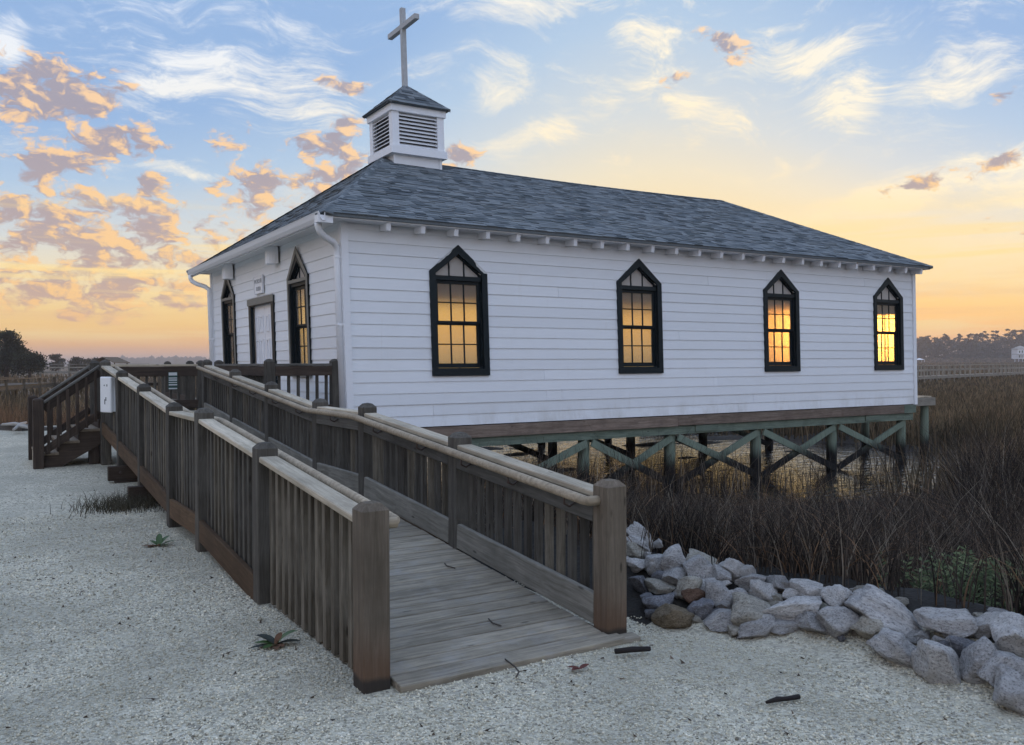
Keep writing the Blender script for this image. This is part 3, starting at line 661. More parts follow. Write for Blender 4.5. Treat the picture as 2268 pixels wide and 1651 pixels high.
# roof
EX0, EX1, EY0, EY1, EZ = HX - .42, HX + HL + .22, HY - .37, HY + HW + .37, 3.90
RX0, RX1, RY, RZ = 4.56, 14.56, HY + HW / 2, 6.07
def sag(x): return -.05 * math.sin(math.pi * max(0, min(1, (x - RX0) / (RX1 - RX0))))
E = [(EX0, EY0, EZ), (EX1, EY0, EZ), (EX1, EY1, EZ), (EX0, EY1, EZ)]; RA, RB = (RX0, RY, RZ), (RX1, RY, RZ)
V = E + [(RX0, RY, RZ - .07), (RX1, RY, RZ - .07)] + [(x, y, z - .055) for x, y, z in E]
mid = ((RX0 + RX1) / 2, RY, RZ - .15); V.append(mid)
roof = vobj('roof', V, [(0, 1, 5, 10, 4), (1, 2, 5), (2, 3, 4, 10, 5), (3, 0, 4), (0, 6, 7, 1), (1, 7, 8, 2), (2, 8, 9, 3), (3, 9, 6, 0)], M['shingle'], church, lean=True)
def shingles(A, B, C, D, exp_=.128, tab=.24, seed=1):
    """roof face with eave A->B and ridge D->C; yields one thin wedge per tab"""
    A, B, C, D = map(Vector, (A, B, C, D)); ev = (B - A).normalized(); nrm = (B - A).cross(D - A).normalized()
    if nrm.z < 0: nrm = -nrm
    sl = nrm.cross(ev); sl = sl if sl.z > 0 else -sl; H = (D - A).dot(sl); rr = random.Random(seed); out = []
    a0, b0 = 0., (B - A).length; a1, b1 = (D - A).dot(ev), (C - A).dot(ev); rows = int(H / exp_)
    for r in range(rows):
        s0 = r * exp_ - .015; s1 = s0 + exp_ + .03
        bd = lambda q: (a0 + (a1 - a0) * min(1, max(0, q / H)), b0 + (b1 - b0) * min(1, max(0, q / H)))
        (L, Rr), (L1, R1) = bd(s0), bd(s1); u = L - rr.random() * tab
        while u < Rr:
            wd = tab * rr.choice((.6, .8, 1., 1.2)); p0, p1 = max(u, L), min(u + wd - .004, Rr); p2, p3 = min(max(u, L1), R1), max(min(u + wd - .004, R1), L1); u += wd
            if p1 - p0 < .03: continue
            p3 = max(p3, p2 + .002); t0 = .010 + rr.choice((0, 0, .010)); t1 = .004; pt = lambda a, s, n: A + ev * a + sl * s + nrm * n
            sgz = [sag((A + ev * a).x) * min(1, s / H) if abs(ev.x) > .5 else 0 for a, s in ((p0, s0), (p1, s0), (p3, s1), (p2, s1))]
            P = [pt(p0, s0, .001), pt(p1, s0, .001), pt(p3, s1, .0005), pt(p2, s1, .0005), pt(p0, s0, t0), pt(p1, s0, t0), pt(p3, s1, t1), pt(p2, s1, t1)]
            out.append([Vector((q.x, q.y, q.z + sgz[i % 4])) for i, q in enumerate(P)])
    return out
sh = shingles(E[0], E[1], RB, RA, seed=2) + shingles(E[3], E[0], RA, RA, seed=3)
sh_hidden = shingles(E[1], E[2], RB, RB, seed=4) + shingles(E[2], E[3], RA, RB, seed=5)
def hip(A, B, n, wd=.14, seed=1):
    A, B = Vector(A), Vector(B); d = (B - A) / n; out = []; side = d.cross(Vector((0, 0, 1))).normalized()
    for i in range(n):
        p = A + d * (i - .06); q = A + d * (i + 1.06); dn = d.normalized(); upv = side.cross(dn); k = .05
        f = lambda b, s, h: b + side * s + upv * h
        lo, hi = .017, .012
        out.append([[f(p, -wd, -k + lo), f(p, 0, lo), f(q, 0, hi), f(q, -wd, -k + hi)], [f(p, 0, lo), f(p, wd, -k + lo), f(q, wd, -k + hi), f(q, 0, hi)], [f(p, -wd, -k + lo - .02), f(p, 0, lo - .02), f(p, 0, lo), f(p, -wd, -k + lo)], [f(p, 0, lo - .02), f(p, wd, -k + lo - .02), f(p, wd, -k + lo), f(p, 0, lo)]])
    return out
def shingle_obj(P, par): return vobj('shingle', P, [(4, 5, 6, 7), (0, 4, 7, 3), (1, 2, 6, 5), (0, 1, 5, 4), (3, 7, 6, 2)], M['shingle'], par, lean=True)
sh.sort(key=lambda P: (P[0] - CAM).length)
for P in sh[:290]: shingle_obj(P, roof)
mb = MB()
for P in sh[290:] + sh_hidden:
    k = len(mb.v); mb.v += P; mb.f += [tuple(i + k for i in f) for f in ((4, 5, 6, 7), (0, 4, 7, 3), (1, 2, 6, 5), (0, 1, 5, 4), (3, 7, 6, 2))]
tag(mb.obj('shingle_field', M['shingle'], roof, lean=True), kind='stuff')
def cap_objs(lst, par, sg=False):
    for pc in lst:
        V = []; f = []
        for q in pc: k = len(V); V += [(a.x, a.y, a.z + (sag(a.x) if sg else 0)) for a in q]; f.append(tuple(range(k, k + 4)))
        vobj('hip_cap', V, f, M['shingle'], par, lean=True)
cap_objs(hip(E[0], RA, 26), roof); cap_objs(hip(E[3], RA, 26), roof); cap_objs(hip(E[1], RB, 26), roof); cap_objs(hip(RB, RA, 44), roof, True)
# eaves: boarding, rafter tails, fascia, gutter, downspouts
MB().box((EX0 + .03, EY0 + .03, EZ - .075), (EX1 - .03, HY + .02, EZ - .056)).obj('eave_boarding', M['trim'], church, lean=True)
MB().box((EX0 + .05, HY + .021, EZ - .075), (HX + .02, EY1 - .03, EZ - .056)).obj('soffit', M['trim'], church, lean=True)
MB().box((HX + HL - .02, HY + .021, EZ - .075), (EX1 - .03, EY1 - .03, EZ - .056)).obj('soffit', M['trim'], church, lean=True)
xr = HX + .62
while xr < HX + HL - .1:
    MB().hexa([(xr, HY - .29, EZ - .195), (xr + .075, HY - .29, EZ - .195), (xr + .075, HY - .022, EZ - .17), (xr, HY - .022, EZ - .17), (xr, HY - .315, EZ - .076), (xr + .075, HY - .315, EZ - .076), (xr + .075, HY - .022, EZ - .076), (xr, HY - .022, EZ - .076)]).obj('rafter_tail', M['trim'], church, lean=True)
    xr += .605
MB().box((EX0 + .02, EY0 + .02, EZ - .15), (EX0 + .05, EY1 - .02, EZ - .045)).obj('fascia', M['trim'], church, lean=True)
prof = [(.0, .02), (.0, -.11), (-.05, -.115), (-.085, -.06), (-.105, .0), (-.115, .02), (-.10, .02), (-.07, -.055), (-.045, -.10), (-.012, -.098), (-.012, .02)]
V = [(EX0 + .015 + a, y, EZ - .02 + b) for y in (EY0 - .01, EY1 + .03) for a, b in prof]; k = len(prof)
gut = fix(vobj('gutter', V, [tuple(range(k)), tuple(range(k, 2 * k))] + [(i, i + k, (i + 1) % k + k, (i + 1) % k) for i in range(k)], M['gutter'], church, lean=True))
MB().box((EX0 - .10, EY0 + .01, EZ - .16), (EX0 + .14, EY0 + .15, EZ - .05)).obj('eave_return', M['trim'], church, lean=True)
def spout(y0, y1, zend):
    x0 = EX0 - .03; pts = [(x0, y0, EZ - .12), (x0, y0, EZ - .20), (x0 + .03, y0 + (y1 - y0) * .1, EZ - .27), (x0 + .12, y0 + (y1 - y0) * .35, EZ - .335), (HX - .16, y0 + (y1 - y0) * .7, EZ - .40), (HX - .085, y1, EZ - .48), (HX - .085, y1, EZ - .62), (HX - .085, y1, zend)]
    V, f = tube_geo(pts, .054, 10); o = vobj('downspout', V, f, M['gutter'], church, smooth=True, lean=True)
    for z in (EZ - .64, 2.2): MB().box((HX - .135, y1 - .055, z), (HX - .035, y1 + .055, z + .03)).obj('strap', M['gutter'], o, lean=True)
spout(EY0 + .20, HY + .045, .6); spout(EY1 - .12, HY + HW - .05, .6)

# cupola
CX, CY = 5.10, RY; 
def sq(h, z0, z1, h2=None):
    h2 = h2 or h; return [(CX - h, CY - h, z0), (CX + h, CY - h, z0), (CX + h, CY + h, z0), (CX - h, CY + h, z0), (CX - h2, CY - h2, z1), (CX + h2, CY - h2, z1), (CX + h2, CY + h2, z1), (CX - h2, CY + h2, z1)]
cup = MB().hexa(sq(.535, 5.55, 6.03)).obj('cupola', M['trim'], church, lean=True)
for s in ((-1, -1), (1, -1)): MB().box((CX + s[0] * .535 - .03, CY - .555, 5.55), (CX + s[0] * .535 + .03, CY - .536, 6.03)).obj('base_corner_trim', M['trim'], cup, lean=True)
MB().hexa(sq(.655, 6.03, 6.19)).obj('skirt', M['trim'], cup, lean=True)
MB().hexa(sq(.50, 6.19, 6.93)).obj('louver_backing', M['dark_void'], cup, lean=True)
MB().hexa(sq(.65, 6.915, 7.075)).obj('frieze', M['trim'], cup, lean=True)
for sx in (-1, 1):
    for sy in (-1, 1): MB().box((CX + sx * .61 - (.16 if sx > 0 else 0), CY + sy * .61 - (.16 if sy > 0 else 0), 6.19), (CX + sx * .61 + (.16 if sx < 0 else 0), CY + sy * .61 + (.16 if sy < 0 else 0), 6.915)).obj('corner_post', M['trim'], cup, lean=True)
for i in range(9):
    z = 6.205 + i * .079
    for face in range(3):
        a, b = -.445, .445
        if face == 0: P = [(CX + a, CY - .605, z), (CX + b, CY - .605, z), (CX + b, CY - .53, z + .055), (CX + a, CY - .53, z + .055)]
        elif face == 1: P = [(CX - .605, CY + a, z), (CX - .605, CY + b, z), (CX - .53, CY + b, z + .055), (CX - .53, CY + a, z + .055)]
        else: P = [(CX + .605, CY + a, z), (CX + .605, CY + b, z), (CX + .53, CY + b, z + .055), (CX + .53, CY + a, z + .055)]
        fix(MB().hexa(P + [(x, y, zz + .016) for x, y, zz in P]).obj('louver_slat', M['louver'], cup, lean=True))
V = sq(.715, 7.055, 7.085)[:8] + [(CX, CY, 7.70)]
croof = vobj('cupola_roof', V, [(3, 2, 1, 0), (0, 1, 5, 4), (1, 2, 6, 5), (2, 3, 7, 6), (3, 0, 4, 7), (4, 5, 8), (5, 6, 8), (6, 7, 8), (7, 4, 8)], M['shingle'], cup, lean=True)
tops = [Vector(V[i]) for i in (4, 5, 6, 7)]; ap = Vector(V[8])
mbs = []
for i in range(4): mbs += shingles(tops[i], tops[(i + 1) % 4], ap, ap, .135, .26, 20 + i)
for P in mbs: shingle_obj(P, croof)
for t_ in tops: cap_objs(hip(t_, ap, 7, .06), croof)
cr = MB().box((CX - .05, CY - .05, 7.62), (CX + .05, CY + .05, 9.36)).obj('cross', M['cross'], church, lean=True)
MB().box((CX - .053, CY - .71, 8.905), (CX + .053, CY + .71, 9.01)).obj('cross_arm', M['cross'], cr, lean=True)

# substructure
MB().box((HX + .02, HY - .012, .325), (HX + 6.9, HY + .03, .533)).obj('band_board', M['band'], church)
for x0, x1 in ((HX + 6.905, HX + 11.9), (HX + 11.905, HX + HL - .45)): MB().box((x0, HY - .012, .335), (x1, HY + .03, .533)).obj('band_board', M['band'], church)
MB().box((HX + HL - .445, HY - .013, .335), (HX + HL + .02, HY + .03, .533)).obj('band_board', M['green_wood'], church)
MB().box((HX - .02, HY + .031, .325), (HX + .03, HY + HW, .533)).obj('band_board', M['band'], church)
MB().box((HX + .03, HY + .04, .16), (HX + HL - .02, HY + .10, .323)).obj('girder', M['green_wood'], church)
for xs in (HX + 12.9 - .1, HX + 7.4): MB().box((xs, HY + .012, .20), (xs + .62, HY + .038, .322)).obj('splice_plate', M['green_wood'], church)
MB().box((HX + .03, HY + .1, .326), (HX + HL - .03, HY + HW - .1, .53)).obj('floor_framing', M['stair'], church)
for yy in (HY + 4.4, HY + 8.7): MB().box((HX + .03, yy, .16), (HX + HL - .02, yy + .08, .325)).obj('girder', M['green_wood'], church)
PX = [4.25, 6.60, 8.75, 11.2, 13.7, 16.3]
def pile(x, y, top, par, r=.115, zbot=-1.6):
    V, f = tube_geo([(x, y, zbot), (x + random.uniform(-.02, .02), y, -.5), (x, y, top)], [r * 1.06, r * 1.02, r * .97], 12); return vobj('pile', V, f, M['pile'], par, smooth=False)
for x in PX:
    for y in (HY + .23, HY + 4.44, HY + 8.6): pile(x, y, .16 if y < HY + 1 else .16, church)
def brace(x0, z0, x1, z1, y): 
    d = Vector((x1 - x0, 0, z1 - z0)).normalized(); n = Vector((-d.z, 0, d.x)) * .07
    P = [(x0 - n.x, y - .02, z0 - n.z), (x1 - n.x, y - .02, z1 - n.z), (x1 - n.x, y + .02, z1 - n.z), (x0 - n.x, y + .02, z0 - n.z)]
    MB().hexa(P + [(p_[0] + 2 * n.x, p_[1], p_[2] + 2 * n.z) for p_ in P]).obj('brace', M['pile'], church)
yb = HY + .06
for i in range(5):
    a, b = PX[i] + .06, PX[i + 1] - .06
    up_first = i % 2 == 0
    brace(a, .10 if not (i in (0,)) else -.75, b - (0 if i else .0), -.85 if i else .10, yb if i % 2 else yb + .0)
    if i: brace(a, -.85, b, .10, yb + .045)
for yy in (HY + 4.38, HY + 8.5):
    for i in range(0, 5): brace(PX[i], .1, PX[i + 1], -.8, yy)
# small rear platform
bp = empty('rear_platform', (17.2, 9.3, -1.), 'small wooden platform on a green pile at the far right end of the chapel', 'platform')
for k in range(6): board('plank', (16.62 + k * .15, HY + .15, .70), (16.62 + k * .15, HY + 2.2, .70), .142, .035, M['cap'], bp)
board('rim_joist', (16.58, HY + .11, .58), (17.52, HY + .11, .58), .04, .20, M['walk'], bp)
board('rim_joist', (17.5, HY + .15, .58), (17.5, HY + 2.2, .58), .04, .20, M['walk'], bp)
for y in (HY + .28, HY + 2.): pile(17.34, y, .48, bp, .10)

# ------------------------------------------------------------------ ramp
RWID = 1.49
YP = [0, 1.85, 3.70, 5.03, 6.85, 8.64, 10.44]
def dz(y):
    if y <= 3.7: return .030 + .0833 * max(y + .15, 0)
    if y <= 5.03: return .351
    return .351 + .0833 * (min(y, 10.44) - 5.03)
ramp = empty('ramp', (-.75, 5., 0), 'weathered grey wooden access ramp with posts, balusters and round handrails', 'ramp')
yk = -.155
deck_edges = []
while yk < 10.4:
    yc_ = yk + .071; z = dz(yc_) - .019; sl = (dz(yc_ + .06) - dz(yc_ - .06)) / .12
    x0, x1 = -RWID + .06 if yk > -.09 else -RWID + .085, (-.06 if yk > -.09 else -.0)
    board('plank', (x0 + random.uniform(-.004, .004), yc_, z), (x1 + random.uniform(-.004, .004), yc_, z + random.uniform(-.002, .002)), .133, .038, M['deck'], ramp, up=(0, -sl, 1), bev=.004)
    yk += .1425
def cap_z(y): return dz(y) + .775
def side(xc, sgn, left):
    for i, y in enumerate(YP):
        zt = cap_z(y) + .088; m = M['post_near'] if i == 0 else M['post']
        o = post(ramp, xc, y, -.06 if i < 5 else -.08, zt + .01, m, .142 if i == 0 else .138)
    for i in range(6):
        y0, y1 = YP[i] + .07, YP[i + 1] - .07; z0, z1 = cap_z(YP[i]) + (0 if True else 0), cap_z(YP[i + 1])
        f = lambda y: z0 + (z1 - z0) * (y - YP[i]) / (YP[i + 1] - YP[i])
        board('cap_board', (xc, y0, f(y0)), (xc, y1, f(y1)), .124, .038, M['cap'], ramp, bev=.006)
        xi = xc + sgn * .05                                    # inner rail board under the cap
        board('rail_board', (xi, y0, f(y0) - .09), (xi, y1, f(y1) - .09), .038, .138, M['rail'], ramp)
        yy = y0 + .05; 
        while yy < y1 - .02:
            zb_ = dz(yy) - (.0 if left else -.03); 
            if left: zb_ = max(dz(yy) - .10, .045) if i else .02
            board('baluster', (xc - sgn * .0, yy, zb_), (xc - sgn * .0 + random.uniform(-.004, .004), yy + random.uniform(-.005, .005), f(yy) - .022), .050, .040, M['bal_light'] if (left and i == 0) or random.random() < .2 else M['baluster'], ramp, up=(1, 0, 0), bev=.003)
            yy += .128
        g = lambda y: dz(YP[i]) + (dz(YP[i + 1]) - dz(YP[i])) * (y - YP[i]) / (YP[i + 1] - YP[i])
        board('kick_board', (xi, y0, g(y0) + .105), (xi, y1, g(y1) + .105), .038, .184, M['kick'], ramp)
        sx_ = xc - sgn * .045 if i else xc + sgn * .045
        board('stringer', (sx_, y0, g(y0) - .135 + (.06 if i == 0 else 0)), (sx_, y1, g(y1) - .155), .038, .185 if i else .12, M['stringer'], ramp)
    # round handrail with bent joints
    xh = xc + sgn * .15; hz = lambda y: cap_z(y) + .012
    pts = [(xc + sgn * .03, .02, hz(0.) - .03), (xh - sgn * .01, .02, hz(0) - .03), (xh, .045, hz(.05) - .03)] + [(xh, y, hz(y) - .03 + (.0)) for y in (1.0, 1.85, 2.8, 3.6, 3.75, 4.4, 4.98, 5.12, 6, 6.85, 7.7, 8.64, 9.6, 10.4)]
    tube('handrail', pts, .029, M['handrail'], ramp, 10)
    for y in [.25, .9, 1.55, 2.3, 3.2, 4.3, 5.4, 6.3, 7.3, 8.2, 9.3]:
        z = hz(y) - .03; tube('rail_bracket', [(xh, y, z - .022), (xh, y, z - .065), (xh - sgn * .04, y, z - .085), (xc + sgn * .069, y, z - .06)], .008, M['metal'], ramp, 6)
side(-RWID, 1, True); side(0., -1, False)
for i, (y, z) in enumerate(((8.64, .115), (6.85, .06))):   # sill timbers under the left posts
    board('sill_timber', (-RWID - .20, y - .12, z + .05), (-RWID + 1.2, y - .12, z + .05), .10, .19, M['stair'], ramp); board('sill_block', (-RWID - .12, y - .13, .02), (-RWID + .25, y - .13, .02), .13, .10, M['stair'], ramp)
    if i == 0: tube('bolt', [(-RWID - .05, y - .17, z + .06), (-RWID - .05, y - .185, z + .06)], .022, M['metal'], ramp, 8)
board('foot_block', (-.09, -.09, .012), (.10, -.12, .012), .10, .03, M['deck'], ramp)
# landing at the top
land_y1 = 11.83; LZ = .80
land = empty('landing', (-.5, 11.1, 0), 'dark railed wooden landing where the ramp meets the stairs and porch', 'landing')
yk = 10.46
while yk < land_y1: board('plank', (-RWID + .0, yk + .07, LZ - .019), (.64, yk + .07, LZ - .019), .139, .038, M['deck'], land); yk += .1425
for x, y in ((-RWID, land_y1), (.20, land_y1)): post(land, x, y, -.1, LZ + .87, M['post'])
for x, y in ((-RWID, 10.6), (.2, 10.6)): board('pier', (x, y, -.1), (x, y, LZ - .04), .14, .14, M['stair'], land)
board('cap_board', (-RWID + .07, land_y1, LZ + .79), (.13, land_y1, LZ + .79), .142, .038, M['cap'], land)
board('rail_board', (-RWID + .07, land_y1 - .05, LZ + .685), (.13, land_y1 - .05, LZ + .685), .038, .165, M['stair'], land)
board('kick_board', (-RWID + .07, land_y1 - .05, LZ + .12), (.13, land_y1 - .05, LZ + .12), .038, .14, M['stair'], land)
x = -RWID + .16
while x < .1: board('baluster', (x, land_y1, LZ + .03), (x, land_y1, LZ + .765), .04, .04, M['baluster'], land, up=(1, 0, 0), bev=.003); x += .128
# stairs
st = empty('stairs', (-2., 11.1, 0), 'dark wooden four-step stairs with railings at the head of the ramp', 'stairs')
SY0, SY1 = 10.56, land_y1 - .05
for k in range(3):
    x0 = -RWID - .07 - .28 * (k + 1); z = LZ - .165 * (k + 1)
    board('tread', (x0 + .13, SY0 - .05, z - .02), (x0 + .13, SY1 + .02, z - .02), .30, .04, M['tread'], st)
    board('riser', (x0 + .272, SY0, z + .065), (x0 + .272, SY1, z + .065), .02, .125, M['stair'], st)
board('riser', (-RWID - .07 - .84 + .0, SY0, .17), (-RWID - .07 - .84, SY1, .17), .02, .20, M['cap'], st)
for y in (SY0 - .01, SY1):
    V = []; zb2 = .0
    poly = [(-RWID - .92, .05), (-RWID - .66, .05), (-RWID - .02, .42), (-RWID - .02, LZ - .05)]
    for k in range(3): x0 = -RWID - .07 - .28 * (k + 1); z = LZ - .165 * (k + 1); poly += [(x0 + .28, z - .042), (x0 - .002 + (.0), z - .042)]
    poly = poly[:4] + poly[4:] + []
    k = len(poly); V = [(a, y - .02, b) for a, b in poly] + [(a, y + .02, b) for a, b in poly]
    fix(vobj('stair_stringer', V, [tuple(range(k)), tuple(range(2 * k - 1, k - 1, -1))] + [(i, i + k, (i + 1) % k + k, (i + 1) % k) for i in range(k)], M['stair'], st))
for y in (SY0 - .08, SY1 + .07):
    xb = -RWID - .90; post(st, xb, y, -.05, 1.11, M['stair'], .14, .02)
    a, b = Vector((xb + .07, y, 1.05)), Vector((-RWID - .07, y, LZ + .79)); board('cap_board', a, b, .10, .036, M['rail'], st)
    board('rail_board', a + Vector((0, 0, -.09)), b + Vector((0, 0, -.09)), .036, .13, M['stair'], st); board('lower_rail', a + Vector((0, 0, -.72)), b + Vector((0, 0, -.72)), .036, .11, M['stair'], st)
    for k in range(6):
        t_ = (k + .5) / 6; q = a.lerp(b, t_); board('baluster', q + Vector((0, -.03, -.80)), q + Vector((0, -.03, -.03)), .04, .04, M['stair'], st, up=(1, 0, 0), bev=.003)
board('support_post', (-RWID - .15, SY0 + .08, -.05), (-RWID - .15, SY0 + .08, .40), .14, .14, M['stair'], st)
# porch
pp0 = at(597, 850, 1, HY + .10); pp1 = at(742, 850, 1, HY + .10); PXF = pp0.x
porch = empty('porch', (1.2, 13.4, 0), 'dark railed wooden porch along the chapel front', 'porch')
for k in range(int((HX - .05 - (PXF - .08)) / .1425)): xk = PXF - .0 + k * .1425; board('plank', (xk, HY + .02, LZ - .019), (xk, HY + HW, LZ - .019), .139, .038, M['deck'], porch)
pe = at(485, 850, 0, PXF)
def prail(p0, p1):
    p0, p1 = Vector(p0), Vector(p1); d = (p1 - p0).normalized(); a, b = p0 + d * .07, p1 - d * .07; n = d.cross(Vector((0, 0, 1))) * .045
    board('cap_board', a + Vector((0, 0, LZ + .79)), b + Vector((0, 0, LZ + .79)), .142, .038, M['rail'], porch); board('rail_board', a + n + Vector((0, 0, LZ + .695)), b + n + Vector((0, 0, LZ + .695)), .036, .15, M['stair'], porch)
    board('lower_rail', a + n + Vector((0, 0, LZ + .10)), b + n + Vector((0, 0, LZ + .10)), .036, .13, M['stair'], porch)
    L = (b - a).length; k = max(1, round(L / .142))
    for i in range(k): q = a + d * (L * (i + .5) / k); board('baluster', q + Vector((0, 0, LZ + .03)), q + Vector((0, 0, LZ + .765)), .042, .042, M['post'], porch, up=(1, 0, 0), bev=.003)
for p_ in ((PXF, pp0.y), (pp1.x, pp1.y), (PXF, pe.y), (PXF, 14.9), (PXF, 17.4)): post(porch, p_[0], p_[1], -.1, LZ + .875, M['post'])
prail((PXF, pp0.y, 0), (pp1.x, pp1.y, 0)); prail((PXF, pe.y, 0), (PXF, pp0.y, 0)); prail((PXF, 17.4, 0), (PXF, 14.9, 0))

# utility box on the top bay of the ramp rail
ub = empty('utility_box', (-1.62, 9.55, .95), 'white plastic utility box fixed outside the ramp railing near the stairs', 'utility box')
def boxr(name, c, sx, sy, sz, mat, par, rz, bev=.012):
    o = link(name, beam_mesh(sx, sy, sz, bev).copy(), par, c, None); o.data.materials.clear(); o.data.materials.append(mat); o.rotation_euler = (0, 0, rz); return o
uc_ = at(full(50 + 1125 / 5.16, 860 + 535 / 5.16)[0], full(0, 860 + 535 / 5.16)[1], 1, 9.35); rz = math.radians(22)
ub.location = uc_; WL[ub.name] = uc_.copy(); ex = Vector((math.cos(rz), math.sin(rz), 0)); ey = Vector((-math.sin(rz), math.cos(rz), 0))
boxr('housing', uc_ + ex * .045, .13, .26, .48, M['plastic'], ub, rz); boxr('lid', uc_ - ex * .045, .045, .28, .50, M['plastic'], ub, rz)
for zz in (-.18, 0., .18): boxr('hinge', uc_ + ex * .118 - ey * .11 + Vector((0, 0, zz)), .018, .03, .05, M['plastic'], ub, rz, .003)
for (a, b, h) in ((-.05, .13, .03), (.02, .13, .02), (-.02, -.06, .05), (.01, -.10, .07)): boxr('print_mark', uc_ - ex * .0685 + ey * a + Vector((0, 0, b)), .002, .025, h, M['marks'], ub, rz, 0)
# notice hung on the landing rail
nc = at(full(380 + 198 / 4.725, 0)[0], full(0, 860 + 330 / 4.725)[1], 1, land_y1 - .075)
no = empty('notice_sign', nc, 'small green and white notice hung on the landing railing', 'sign')
MB().box((nc.x - .075, nc.y - .008, nc.z - .15), (nc.x + .075, nc.y - .001, nc.z + .15)).obj('panel', M['notice'], no)
for zz, h in ((.115, .05), (.045, .018), (.01, .022), (-.03, .016), (-.07, .022), (-.135, .02)): MB().box((nc.x - .068, nc.y - .011, nc.z + zz - h / 2), (nc.x + .068, nc.y - .0085, nc.z + zz + h / 2)).obj('text_line', M['notice_white'], no)

# ------------------------------------------------------------------ rocks of the bank
def rock_mesh(seed, sub_=4):
    rr = random.Random(seed); bm = bmesh.new(); bmesh.ops.create_icosphere(bm, subdivisions=sub_, radius=1)
    planes = [(Vector((rr.gauss(0, 1), rr.gauss(0, 1), rr.gauss(0, 1))).normalized(), rr.uniform(.42, .80)) for _ in range(13)]; off = Vector((rr.uniform(0, 99), rr.uniform(0, 99), rr.uniform(0, 99)))
    for v in bm.verts:
        p = v.co.copy()
        for n, d in planes:
            k = p.dot(n)
            if k > d: p -= n * (k - d) * .985
        p *= 1 + .13 * mnoise.fractal(p * 1.7 + off, 1., 2., 4) + .05 * mnoise.noise(p * 7 + off) + .022 * mnoise.noise(p * 17 + off)
        v.co = p * 1.36
    me = bpy.data.meshes.new('rock'); bm.to_mesh(me); bm.free(); me.polygons.foreach_set('use_smooth', [True] * len(me.polygons))
    return me
A_ = [(240, 190, 290, 150, 1, -30), (235, 290, 300, 150, 1, -25), (190, 362, 200, 140, 2, 0), (330, 390, 95, 80, 1, 0), (447, 290, 90, 105, 1, 30), (125, 450, 80, 90, 1, 0), (225, 495, 215, 155, 1, 10), (385, 480, 200, 180, 0, 40), (580, 450, 280, 240, 0, 0),
      (412, 555, 115, 160, 1, 50), (462, 628, 105, 95, 4, 0), (620, 625, 270, 180, 0, 0), (835, 560, 280, 290, 0, 0), (890, 440, 320, 130, 2, -15), (1075, 600, 265, 210, 0, -20), (1185, 560, 210, 170, 1, -20), (1318, 582, 140, 160, 1, 20), (1412, 660, 270, 160, 0, 10), (1635, 680, 205, 190, 0, 0),
      (250, 680, 185, 195, 4, 20), (450, 720, 310, 140, 2, -5), (735, 770, 290, 200, 2, 20), (800, 832, 205, 145, 3, 0), (965, 725, 300, 130, 1, 10), (1030, 800, 260, 235, 0, 10), (1262, 815, 205, 170, 0, -30), (1480, 775, 235, 205, 1, 20), (1640, 830, 160, 120, 2, 0), (1612, 892, 145, 85, 2, 5),
      (340, 850, 155, 145, 4, 0), (445, 890, 265, 200, 4, 25), (545, 1010, 350, 235, 5, 8), (772, 962, 115, 130, 4, 0), (880, 962, 200, 180, 4, 0), (985, 995, 160, 115, 4, 30), (1112, 908, 160, 150, 0, 0), (1060, 1060, 310, 180, 0, 20), (1385, 960, 405, 290, 2, -5), (1215, 1155, 185, 130, 2, 0),
      (1430, 1155, 340, 165, 0, 22), (1690, 1118, 290, 125, 0, 8), (1850, 930, 560, 230, 1, 15), (1975, 1075, 295, 245, 0, 0), (1765, 720, 175, 125, 0, 0), (1930, 745, 310, 190, 1, 0), (1760, 815, 190, 110, 1, 0)]
B2 = [(390, 380, 265, 230, 1, 0), (390, 612, 325, 260, 0, 0), (860, 500, 760, 300, 0, -28), (770, 635, 405, 290, 2, 0), (950, 850, 460, 260, 0, -12), (1240, 722, 215, 135, 0, 10), (1500, 595, 530, 300, 1, -5), (1400, 990, 530, 370, 1, -28), (1690, 845, 350, 220, 4, 0), (1430, 790, 180, 100, 4, 0),
      (1830, 960, 390, 330, 0, 15), (1930, 615, 285, 170, 1, 15), (2030, 505, 310, 140, 0, -20), (2190, 745, 400, 420, 1, 0), (2040, 1085, 450, 330, 0, 20), (2190, 1280, 420, 350, 0, -30), (1815, 525, 130, 110, 2, 0), (1030, 382, 125, 80, 2, 0), (700, 270, 210, 100, 2, 0), (575, 262, 120, 70, 1, 0)]
RK = [full(1500 + a / 4.1236, 1260 + b / 4.1236) + (c / 4.1236 / 1.1023, d / 4.1236 / 1.1023, e, f) for a, b, c, d, e, f in A_] + [full(1950 + a / 4.1236, 1380 + b / 4.1236) + (c / 4.1236 / 1.1023, d / 4.1236 / 1.1023, e, f) for a, b, c, d, e, f in B2]
rf = random.Random(77)
for k in range(60):
    x_ = rf.uniform(1400, 2268); t_ = (x_ - 1390) / 880; yb_ = 1370 + 150 * max(0, t_ - .35) * 1.4; yt_ = 1200 + 170 * t_
    RK.append((x_, rf.uniform(yt_ + 30, yb_ + 8), rf.uniform(14, 34), rf.uniform(12, 26), rf.choice((0, 0, 1, 2, 4)), rf.uniform(-30, 30)))
